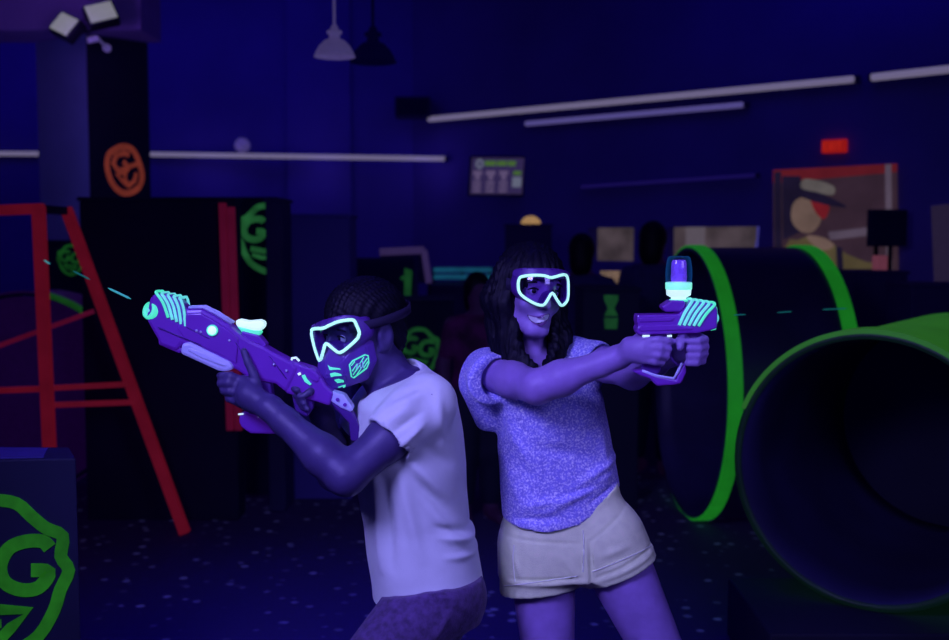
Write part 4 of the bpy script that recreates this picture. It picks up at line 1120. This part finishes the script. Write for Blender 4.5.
def mf_(*p): return [(P(a, b, 2.58), P(c, d, 2.58), wd, h) for a, b, c, d, wd, h in p]
mfo = mf_((384, 420, 416, 402, .010, .005), (392, 428, 424, 408, .009, -.004), (384, 410, 425, 392, .012, .006), (395, 445, 425, 420, .008, .005), (380, 398, 420, 384, .008, .004), (438, 392, 442, 450, .012, .005), (408, 455, 445, 500, .016, .006), (412, 470, 455, 530, .014, -.006),
          (425, 500, 465, 555, .016, .006), (400, 470, 420, 560, .016, .006), (385, 480, 392, 570, .012, -.006), (440, 540, 476, 552, .009, .006), (435, 528, 470, 540, .008, -.005), (420, 440, 455, 470, .016, -.005), (376, 500, 380, 575, .010, .006), (445, 560, 478, 566, .008, .004), (372, 440, 376, 500, .012, .004))
mfo = [(a, b, c, d*1.8) for a, b, c, d in mfo]
shirtm, msb = sdfobj('shirt', F, [M['shirt_m']], man, 2, lambda V, Q: folds(V, Q, mfo))
# jeans
F = Field((-.50, 2.25, .10), (.24, 3.35, .82), .0055)
F.loft([mrow(y, a, c, b) for y, a, c, b in [(560, 382, 472, .140), (578, 382, 475, .145), (595, 382, 480, .150), (612, 388, 480, .145)]], .012)
F.cone(P(447, 596, 2.70), P(440, 602, 2.70), .100, .10, .03)
for hp, kn, an in ((hN, kN, aN), (hF, kF, aF)):
    F.cone(hp, kn, .102, .078, .03); mid = kn.lerp(an, .3)+Vector((.02, .02, 0)); F.chain([kn, mid, an+Vector((0, 0, .06))], [.077, .072, .058], .02)
def under_m(x, y, z):
    return (z-.03)-mhem(x, y, z*0)
F.cut(under_m)
jf = mf_((395, 600, 440, 632, .009, .005), (390, 612, 425, 640, .009, -.005), (440, 588, 470, 615, .010, .005), (450, 610, 430, 640, .01, .005), (420, 592, 465, 598, .007, .004))
jeans, _ = sdfobj('jeans', F, [M['denim_m']], man, 1, lambda V, Q: folds(V, Q, jf))
for an in (aN, aF):
    dv = Vector((-.15, -.045, 0)); F = Field(an+Vector((-.25, -.14, -.10)), an+Vector((.10, .10, .06)), .006)
    F.cone(an+Vector((.03, .01, -.042)), an+dv+Vector((0, 0, -.052)), .045, .038, .02); F.cone(an+Vector((0, .0, -.02)), an, .048, .049, .02)
    F.plane((0, 0, an.z+.03), (0, 0, 1), an+Vector((-.3, -.3, -.2)), an+Vector((.2, .3, .2))); F.plane((0, 0, .022), (0, 0, -1), an+Vector((-.3, -.3, -.2)), an+Vector((.2, .3, .2)))
    sh, _ = sdfobj('shoe', F, [M['shoe']], man)
    d = dv.normalized(); nn = Vector((-d.y, d.x, 0)); prof = []
    for i in range(20):
        t_ = i*math.pi/10; cc = math.cos(t_); prof.append(Vector((an.x, an.y, .001))+(dv if cc > 0 else Vector((.03, .01, 0)))+(d*cc+nn*math.sin(t_))*.047)
    obj('sole', prism(prof, Vector((0, 0, .024))), M['sole'], sh, bevel=.004)
eyes(MH, mbody)
# hair, short
F = Field(MH.c+Vector((-.16, -.16, -.12)), MH.c+Vector((.18, .18, .19)), .0048)
F.ell(MH(0, -.018, .050), (.087, .106, .088), 0, 'u', MH.R); F.ell(MH(0, -.07, -.01), (.070, .045, .070), .03, 'u', MH.R)
F.ell(MH(0, .100, -.075), (.085, .072, .085), .014, 's', MH.R)
for sx in (-1, 1): F.ell(MH(sx*.088, -.012, -.012), (.03, .030, .046), .01, 's', MH.R)
def hpm(V, Q):
    N = vnormals(V, Q); return V+N*(.0035*np.sin(V[:, 0]*330+V[:, 2]*140)*np.sin(V[:, 1]*280+V[:, 2]*190))[:, None]
sdfobj('hair', F, [M['hair']], man, 1, hpm)
# goggles joined with a breathing mask
mg = [(311.6, 330.5), (316, 328.6), (323, 328.2), (330, 325), (337, 322), (346, 320.2), (353.5, 320.2), (356.4, 325), (359.2, 332), (358.6, 336), (357, 339), (349, 346.5), (340, 352.6), (333, 348.5), (326, 343.6), (323, 352), (319.8, 360.6), (316, 352), (313, 341)]
gm, mB = goggle(MH, mg, 'face_mask', 'violet face mask with glowing rimmed goggles worn by the crouching person', M['lens_m'], .0042, [(311, 327), (318, 322), (330, 318), (345, 315), (357, 316), (361, 318), (357, 322), (340, 324), (322, 330)], (0, -.015, -.004), (.100, .140, .16), cat='mask')
strap(MH, gm, .0965, .116, .022, .052, -.02, .022)
pts = []
for sx in (-1, 1):
    for (x, y, z) in ((.014, .108, -.016), (.022, .110, -.042), (.020, .124, -.085), (.012, .108, -.118), (.044, .088, -.016), (.056, .090, -.042), (.058, .094, -.080), (.040, .082, -.116), (.068, .058, -.006), (.076, .040, -.020), (.078, .036, -.070), (.060, .03, -.104), (.074, .015, -.01), (.076, .01, -.06)):
        pts.append(MH(sx*x, y, z))
bm = bmesh.new()
for p in pts: bm.verts.new(p)
bmesh.ops.convex_hull(bm, input=bm.verts); 
geom = [v for v in bm.verts if not v.link_faces]; bmesh.ops.delete(bm, geom=geom, context='VERTS')
bmesh.ops.dissolve_limit(bm, angle_limit=math.radians(6), verts=bm.verts, edges=bm.edges)
bmesh.ops.bevel(bm, geom=list(bm.edges), offset=.003, segments=2, affect='EDGES', clamp_overlap=True)
bmesh.ops.recalc_face_normals(bm, faces=bm.faces)
me = bpy.data.meshes.new('muzzle'); bm.to_mesh(me); me.materials.append(M['plum']); maskb = BVHTree.FromBMesh(bm); bm.free(); M['maskp'] = mat('dull violet mask plastic', (.10, .035, .28), .42, lin((14, 3, 46)), 1, .06); me.materials[0] = M['maskp']
muz = link('muzzle', me, gm)
c2 = lambda x, y: (300+x/4.574, 280+y/4.574)
def mp(name, poly, m, off=.0015, n=0, th=.002):
    pl = [c2(*p) for p in poly]; pl = smoothloop(pl, n) if n else pl
    return part(name, patch(pl, maskb, off, th, 1.5), M[m], muz)
for pl in ([(128, 388), (140, 398), (184, 404), (188, 410), (168, 410), (136, 412)], [(138, 428), (160, 422), (190, 430), (192, 438), (160, 440), (142, 444)], [(156, 455), (176, 450), (200, 456), (202, 466), (172, 470)], [(172, 488), (190, 482), (208, 476), (207, 488), (190, 496)]): mp('vent', pl, 'mint')
def band2(pts, wd, closed=False): return ribbon(pts, wd, closed)
def mband(name, pts, wd, m, closed=False):
    vf = ([], [])
    for q in ribbon([c2(*p) for p in pts], wd/4.574, closed): vf = join(vf, patch([Vector(x) for x in q], maskb, .0015, .002, 3))
    return part(name, vf, M[m], muz)
mband('badge_border', [(226, 388), (240, 370), (296, 342), (310, 345), (314, 378), (304, 402), (244, 446), (234, 440)], 7, 'mint', True)
for a_, b_ in (((234, 392), (250, 372)), ((238, 416), (262, 382)), ((242, 432), (276, 386)), ((258, 432), (284, 396)), ((272, 384), (292, 352)), ((284, 392), (306, 358)), ((290, 402), (310, 372))): mband('badge_stripe', [a_, b_], 5, 'mint')
mband('badge_mark', [(256, 416), (262, 386), (274, 380), (276, 404), (288, 394), (286, 370)], 6, 'lav')

# ============================================================ blasters
def gprism(t, name, fn, poly, y0, y1, m, bevel=.002, sm=0):
    pl = smoothloop(poly, sm) if sm else [Vector(p) for p in poly]
    return obj(name, prism([fn(p[0], p[1], y0) for p in pl], Vector((0, y1-y0, 0))), M[m], t, bevel=bevel)
def gline(t, name, fn, pts, r, m, y=0, closed=False, n=4):
    pl = smoothloop(pts, n, closed) if n else pts
    return obj(name, tube([fn(p[0], p[1], y) for p in pl], r, 8, closed), M[m], t, True)
# the man's long blaster
t = thing('blaster', 'long violet toy blaster pointing left in the hands of the crouching person', 'blaster', q1(500, 320), )
gprism(t, 'barrel_housing', q1, [(118, 96), (138, 80), (175, 84), (215, 100), (232, 118), (250, 138), (300, 136), (345, 160), (396, 192), (420, 212), (440, 228), (470, 246), (520, 268), (560, 292), (618, 322), (640, 345), (600, 432), (560, 400), (520, 392), (470, 384), (425, 352), (230, 262), (214, 284), (150, 262), (146, 244), (122, 202), (104, 170)], -.030, .030, 'plum', .008)
gprism(t, 'side_panel', q1, [(250, 150), (300, 150), (345, 176), (400, 212), (432, 240), (425, 330), (370, 300), (240, 240), (215, 205)], -.034, .034, 'plum', .004)
gprism(t, 'lower_rail', q1, [(146, 240), (232, 276), (222, 294), (146, 262)], -.024, .024, 'plum', .004)
gprism(t, 'receiver', q1, [(470, 250), (528, 276), (620, 322), (700, 350), (722, 382), (740, 410), (765, 432), (750, 478), (700, 462), (640, 446), (600, 434), (520, 360), (470, 300)], -.026, .026, 'plum', .006)
gprism(t, 'top_cover', q1, [(640, 330), (690, 346), (718, 376), (708, 398), (650, 372)], -.030, .030, 'plum', .005)
gprism(t, 'stock', q1, [(756, 426), (800, 440), (832, 486), (826, 502), (786, 484), (748, 458)], -.022, .022, 'lav', .004)
gprism(t, 'stock_pad', q1, [(742, 455), (830, 503), (858, 560), (850, 612), (822, 600), (816, 540), (770, 492)], -.018, .018, 'plumdark', .004)
for cx, cy_ in ((778, 456), (804, 474)): obj('bolt', lathe([(.0045, 0), (.0045, .003)], q1(cx, cy_, -.0225), Vector((0, -1, 0)), 14), M['plum'], t)
gprism(t, 'fore_grip', q1, [(234, 256), (262, 252), (300, 270), (404, 322), (418, 344), (392, 357), (360, 352), (228, 292)], -.038, .038, 'lav', .007)
gprism(t, 'fore_grip_groove', q1, [(262, 270), (292, 280), (392, 330), (384, 338), (300, 306), (256, 282)], -.041, .041, 'lav', .003)
gprism(t, 'magazine', q1, [(432, 508), (446, 500), (540, 520), (575, 556), (580, 578), (470, 576), (440, 556), (428, 536)], -.022, .022, 'plum', .005)
gprism(t, 'magazine_well', q1, [(470, 360), (540, 400), (560, 540), (460, 520)], -.020, .020, 'plumdark', .005)
gprism(t, 'trigger_grip', q1, [(612, 430), (690, 456), (688, 490), (668, 520), (628, 500)], -.018, .018, 'plumdark', .005)
gline(t, 'white_trim', q1, [(498, 516), (510, 514), (516, 526), (530, 530)], .0022, 'whiteglow', -.0235, n=0)
gline(t, 'white_trim', q1, [(428, 508), (446, 506)], .0022, 'whiteglow', -.0235, n=0)
gline(t, 'upper_rail', q1, [(250, 132), (300, 130), (345, 152), (402, 188)], .0038, 'lav', -.014, n=0)
gline(t, 'upper_rail', q1, [(250, 132), (300, 130), (345, 152), (402, 188)], .0038, 'lav', .014, n=0)
obj('side_light', lathe([(.0105, 0), (.0105, .006), (.008, .009), (.0001, .010)], q1(341, 210, -.033), Vector((0, -1, 0)), 24), M['whiteglow'], t, True)
obj('light_ring', lathe([(.0105, 0), (.0132, 0), (.0132, .007), (.0105, .007), (.0105, 0)], q1(341, 210, -.033), Vector((0, -1, 0)), 24, False), M['mint'], t)
gprism(t, 'sight', q1, [(414, 178), (428, 174), (460, 180), (500, 176), (519, 184), (516, 200), (506, 214), (480, 214), (450, 206), (420, 200)], -.020, .020, 'whiteglow', .006)
gprism(t, 'sight_base', q1, [(420, 198), (450, 204), (500, 212), (506, 222), (496, 232), (440, 222)], -.016, .016, 'mint', .003)
gprism(t, 'sight_mount', q1, [(438, 214), (500, 230), (526, 262), (520, 276), (470, 262), (438, 236)], -.020, .020, 'plum', .004)
gline(t, 'hook', q1, [(612, 324), (614, 312), (628, 310), (640, 322)], .0028, 'whiteglow', -.01, n=0)
gprism(t, 'side_badge', q1, [(652, 370), (664, 366), (672, 382), (688, 400), (682, 404), (664, 392)], -.0325, -.029, 'mint', .001)
gprism(t, 'side_badge', q1, [(638, 362), (648, 358), (652, 366), (642, 370)], -.0325, -.029, 'whiteglow', .001)
# muzzle, ring facing left and a little to the camera
mc = q1(118, 143, -.020); md = (q1(60, 112)-q1(112, 138)).normalized()+Vector((0, -1.1, 0)); md.normalize()
obj('muzzle', lathe([(.021, -.02), (.0225, .002), (.020, .009), (.016, .009), (.0135, .004), (.013, -.004), (.0001, -.004)], mc, md, 28, False), M['mint'], t, True)
obj('muzzle_core', lathe([(.006, -.006), (.006, .007), (.004, .009), (.0001, .009)], mc, md, 18, False), M['cyanrib'], t, True)
for i in range(5):
    x0, y0, x1, y1 = 140+i*21, 80+i*5.5, 184+i*15, 166+i*7.5
    pts_ = [q1(x1, y1, -.0315), q1(x0+(x1-x0)*.45+7, y0+(y1-y0)*.45-4, -.0325), q1(x0+5, y0+4, -.030), q1(x0-4, y0-3, -.02), q1(x0-5, y0-5, 0), q1(x0-4, y0-3, .02), q1(x0+5, y0+4, .030), q1(x1, y1, .0315)]
    obj('rib', tube(smoothloop(pts_, 3, False), .0034, 8), M['mint'] if i < 1 else M['cyanrib'], t, True)
for (a_, b_) in (((150, 200), (300, 262)), ((420, 250), (470, 330)), ((540, 300), (600, 380)), ((250, 200), (330, 240))):
    gline(t, 'panel_line', q1, [a_, b_], .0012, 'plumdark', -.0345, n=0)
# a raised strip of screws
for cx, cy_ in ((285, 212), (300, 216), (400, 246), (556, 330), (600, 352)): obj('screw', lathe([(.0028, 0), (.0028, .0025), (.0001, .003)], q1(cx, cy_, -.034), Vector((0, -1, 0)), 10, False), M['lav'], t, True)

# the woman's small blaster
t = thing('blaster', 'small violet toy blaster with a bottle shaped hopper held by the smiling person', 'blaster', g(300, 330))
gprism(t, 'barrel_housing', g, [(182, 296), (345, 294), (372, 268), (392, 240), (440, 246), (492, 254), (500, 280), (498, 350), (470, 358), (420, 368), (186, 376), (178, 352), (186, 340), (180, 322)], -.030, .030, 'plum', .006)
gprism(t, 'slide_groove', g, [(190, 306), (330, 304), (320, 322), (190, 326)], -.033, .033, 'plum', .003)
gprism(t, 'slide_groove', g, [(190, 338), (332, 334), (400, 344), (400, 356), (190, 362)], -.033, .033, 'plum', .003)
gprism(t, 'hopper_mount', g, [(278, 264), (300, 250), (318, 238), (372, 240), (376, 262), (356, 284), (296, 286)], -.026, .026, 'plum', .005)
gprism(t, 'grip', g, [(205, 372), (300, 372), (296, 410), (278, 520), (262, 545), (200, 520), (214, 450)], -.014, .014, 'plumdark', .004)
gprism(t, 'grip_base', g, [(164, 522), (204, 516), (262, 542), (338, 556), (374, 488), (382, 522), (360, 570), (330, 576), (264, 580), (236, 552), (196, 538)], -.017, .017, 'plum', .004)
gline(t, 'white_trim', g, [(204, 520), (262, 540), (330, 551), (346, 524), (364, 490)], .0034, 'lav', -.015, n=0)
gline(t, 'white_trim', g, [(202, 380), (230, 379)], .0026, 'whiteglow', -.031, n=0); gline(t, 'white_trim', g, [(300, 380), (318, 379)], .0024, 'whiteglow', -.031, n=0)
gline(t, 'trigger_guard', g, [(306, 376), (316, 420), (322, 470), (352, 500), (374, 490)], .0035, 'plumdark', 0)
gline(t, 'trigger', g, [(318, 378), (324, 398), (320, 416)], .004, 'lav', 0)
mc = g(484, 312); md = Vector((1, -.35, -.02)).normalized()
obj('muzzle', lathe([(.028, -.012), (.0295, .002), (.027, .012), (.021, .013), (.018, .008), (.017, -.002), (.0001, -.002)], mc, md, 28, False), M['mint'], t, True)
obj('muzzle_core', lathe([(.010, -.004), (.010, .015), (.006, .018), (.0001, .018)], mc, md, 18, False), M['cyanrib'], t, True)
for i in range(5):
    x0, y0, x1, y1 = 402+i*22, 238+i*3.5, 347+i*19, 336+i*1.0
    pts_ = [g(x1, y1, -.0315), g((x0+x1)/2-5, (y0+y1)/2-2, -.034), g(x0-6, y0+8, -.031), g(x0, y0, -.02), g(x0, y0-2, 0), g(x0, y0, .02), g(x0-6, y0+8, .031), g(x1, y1, .0315)]
    if i < 5: obj('rib', tube(smoothloop(pts_, 3, False), .0036, 8), M['mint'] if i % 5 == 4 else M['cyanrib'], t, True)
M['palemint'] = glow('glowing pale mint plastic', (120, 232, 200), 1, .06, base=(.3, .6, .45))
cc = g(354, 242); s_ = YG/FPX/4
Z = Vector((0, 0, 1))
hop = obj('hopper', lathe([(30*s_, 0), (30*s_, 12*s_), (48*s_, 22*s_), (52*s_, 70*s_), (50*s_, 74*s_)], cc, Z, 28), M['whiteglow'], t, True)
obj('hopper_band', lathe([(50*s_, 44*s_), (52.5*s_, 46*s_), (53*s_, 70*s_), (50*s_, 74*s_)], cc, Z, 28, False), M['palemint'], hop, True)
obj('neck_ring', lathe([(33*s_, -4*s_), (37*s_, -3*s_), (37*s_, 4*s_), (33*s_, 5*s_)], cc, Z, 28), M['mint'], hop, True)
obj('dome', lathe([(51*s_, 73*s_), (53*s_, 100*s_), (52*s_, 130*s_), (48*s_, 155*s_), (44*s_, 172*s_), (36*s_, 177*s_), (.0001, 178*s_)], cc, Z, 28, False), M['cup'], hop, True)
M['balls'] = mat('violet foam rounds', (.35, .12, .7), .4, lin((110, 60, 190)), 1, .15, 60)
obj('inner_core', lathe([(30*s_, 76*s_), (32*s_, 92*s_), (31*s_, 105*s_), (30*s_, 150*s_), (26*s_, 162*s_), (.0001, 163*s_)], cc, Z, 20, False), M['balls'], hop, True)
obj('inner_cap', lathe([(24*s_, 76*s_), (31*s_, 84*s_), (31*s_, 96*s_), (20*s_, 100*s_), (.0001, 102*s_)], cc, Z, 20, False), M['whiteglow'], hop, True)

# ============================================================ people far behind, dark
def bystander(px, headpy, Y, label, shirt, skin_c, hgt=None, yaw=0, hair=(.01, .008, .012), arms=0):
    h = P(px, headpy, Y); z = h.z; s = (z+.11)/1.7; x = h.x
    t = thing('person', label, 'person', (x, Y, 0))
    F = Field((x-.45, Y-.4, -.01), (x+.45, Y+.35, z+.18), .013)
    R3 = Matrix.Rotation(yaw, 3, 'Z')
    def q(a, b, c): return Vector((x, Y, 0))+R3 @ Vector((a*s, b*s, 0))+Vector((0, 0, c*s))
    F.ell(q(0, 0, 1.60), (.078*s, .095*s, .115*s), .02, 'u', R3); F.cone(q(0, -.02, 1.52), q(0, .0, 1.38), .055*s, .06*s, .03); F.cone(q(0, -.09, 1.59), q(0, -.105, 1.57), .012, .014, .01)
    F.loft([(z_*s, x, Y, a*s, b*s) for z_, a, b in ((.85, .16, .11), (.95, .17, .115), (1.1, .145, .10), (1.3, .18, .12), (1.38, .19, .11), (1.44, .12, .08), (1.47, .06, .06))], .03, yaw=yaw)
    for sx in (-1, 1):
        if arms: F.chain([q(sx*.18, 0, 1.38), q(sx*.24, -.03, 1.12), q(sx*.15, -.24, 1.08)], [.05, .04, .03], .02); F.cone(q(sx*.15, -.24, 1.08), q(sx*.11, -.31, 1.10), .03, .022, .01)
        else: F.chain([q(sx*.18, 0, 1.38), q(sx*.25, .02, 1.10), q(sx*.24, -.05, .85)], [.05, .04, .03], .02); F.cone(q(sx*.24, -.05, .85), q(sx*.24, -.06, .75), .032, .022, .01)
        F.chain([q(sx*.09, 0, .88), q(sx*.10, -.02, .48), q(sx*.10, .02, .08)], [.085, .055, .042], .03); F.cone(q(sx*.10, .02, .05), q(sx*.12, -.14, .04), .04, .034, .02)
    b, _ = sdfobj('body', F, [skin_c], t)
    F = Field((x-.45, Y-.4, .7*s), (x+.45, Y+.35, z+.05), .013)
    F.loft([(z_*s, x, Y, (a+.02)*s, (b_+.02)*s) for z_, a, b_ in ((.82, .16, .12), (.95, .17, .115), (1.1, .15, .105), (1.3, .18, .12), (1.39, .19, .11), (1.45, .12, .08))], .02, yaw=yaw)
    for sx in (-1, 1): F.cone(q(sx*.18, 0, 1.37), q(sx*.225, -.01, 1.20), .066*s, .06*s, .02)
    sdfobj('shirt', F, [shirt], t)
    F = Field((x-.4, Y-.35, .1*s), (x+.4, Y+.35, 1.0*s), .013)
    F.loft([(z_*s, x, Y, a*s, b_*s) for z_, a, b_ in ((.80, .17, .125), (.90, .18, .13), (.95, .175, .125))], .02, yaw=yaw)
    for sx in (-1, 1): F.chain([q(sx*.09, 0, .86), q(sx*.10, -.02, .48), q(sx*.10, .02, .16)], [.10, .075, .06], .03)
    sdfobj('trousers', F, [M['black']], t)
    F = Field((x-.2, Y-.2, z-.2), (x+.2, Y+.25, z+.18), .011)
    F.ell(q(0, .02, 1.63), (.095*s, .105*s, .115*s), 0, 'u', R3); F.ell(q(0, .06, 1.55), (.085*s, .07*s, .12*s), .02, 'u', R3); F.ell(q(0, -.10, 1.57), (.07*s, .075*s, .085*s), .01, 's', R3)
    sdfobj('hair', F, [M['hair']], t)
M['bs1'] = mat('dark navy cloth', (.02, .02, .08), .9, lin((1, 0, 14))); M['bs2'] = mat('dark red print cloth', (.02, .005, .02), .9, lin((10, 0, 20)), 1, .6, 12)
M['bsk'] = mat('shaded skin', (.03, .015, .04), .7, lin((8, 1, 18)))
bystander(478, 298, 6.0, 'dim figure in a dark red shirt standing behind the smiling persons shoulder', M['bs2'], M['bsk'], yaw=.3)
bystander(654, 244, 7.2, 'dark silhouetted figure standing before the middle of the service opening', M['bs1'], M['bsk'], yaw=2.6)
bystander(582, 256, 7.15, 'dark silhouetted figure at the left end of the service opening', M['bs1'], M['bsk'], yaw=2.9)
# ------------------------------------------------------------ lights and camera
def area(loc, target, size, power, color, spread=180, sy=None):
    l = bpy.data.lights.new('area', 'AREA'); l.energy = power; l.color = color; l.size = size
    l.shape = 'RECTANGLE'; l.size_y = sy or size; l.spread = math.radians(spread)
    o = bpy.data.objects.new('area_light', l); COL.objects.link(o); o.location = loc
    o.rotation_euler = (Vector(target)-Vector(loc)).to_track_quat('-Z', 'Y').to_euler(); return o
def point(loc, power, color, r=.2):
    l = bpy.data.lights.new('point', 'POINT'); l.energy = power; l.color = color; l.shadow_soft_size = r
    o = bpy.data.objects.new('point_light', l); COL.objects.link(o); o.location = loc; return o
UV = (.28, .23, 1.0)
area((-1.1, .7, 2.6), (.05, 2.8, .95), .7, 14.5, UV, 75)
area((1.3, .8, 2.2), (.2, 2.8, 1.1), .8, 4.5, UV, 80)
area((-.45, 4.2, 3.4), (-.42, 3.9, 0), 1.0, 10, (.04, .01, 1), 62)
area((-3.5, 9.6, 3.9), (-3.5, 11, 2.0), 5, 9, (.06, .02, 1), 170, 1.0)
area((2.5, 7.5, 4.1), (2.2, 10.5, 2.0), 5, 13, (.03, .0, 1), 170, 1.5)
point(P(70, 40, 7.3)+Vector((0, 0, .1)), 3.4, (.35, .15, 1), .15)
point(P(50, 140, 7.2), 2.6, (.22, .2, 1), .2)
for x in (200, 320, 420): point(P(x, 165, 10.6), 1.0, (.2, .1, 1), .2)
cam = bpy.data.cameras.new('camera'); co = bpy.data.objects.new('camera', cam); COL.objects.link(co)
cam.sensor_width = 36; cam.lens = FPX/W*36; co.location = CAM; co.rotation_euler = (math.pi/2-PITCH, 0, 0)
cam.dof.use_dof = True; cam.dof.focus_distance = 2.75; cam.dof.aperture_fstop = 2.5
SC.camera = co
w = bpy.data.worlds.new('world'); SC.world = w; w.use_nodes = True
w.node_tree.nodes['Background'].inputs[0].default_value = (.02, .01, .25, 1); w.node_tree.nodes['Background'].inputs[1].default_value = .25
SC.view_settings.view_transform = 'Standard'; SC.view_settings.look = 'None'
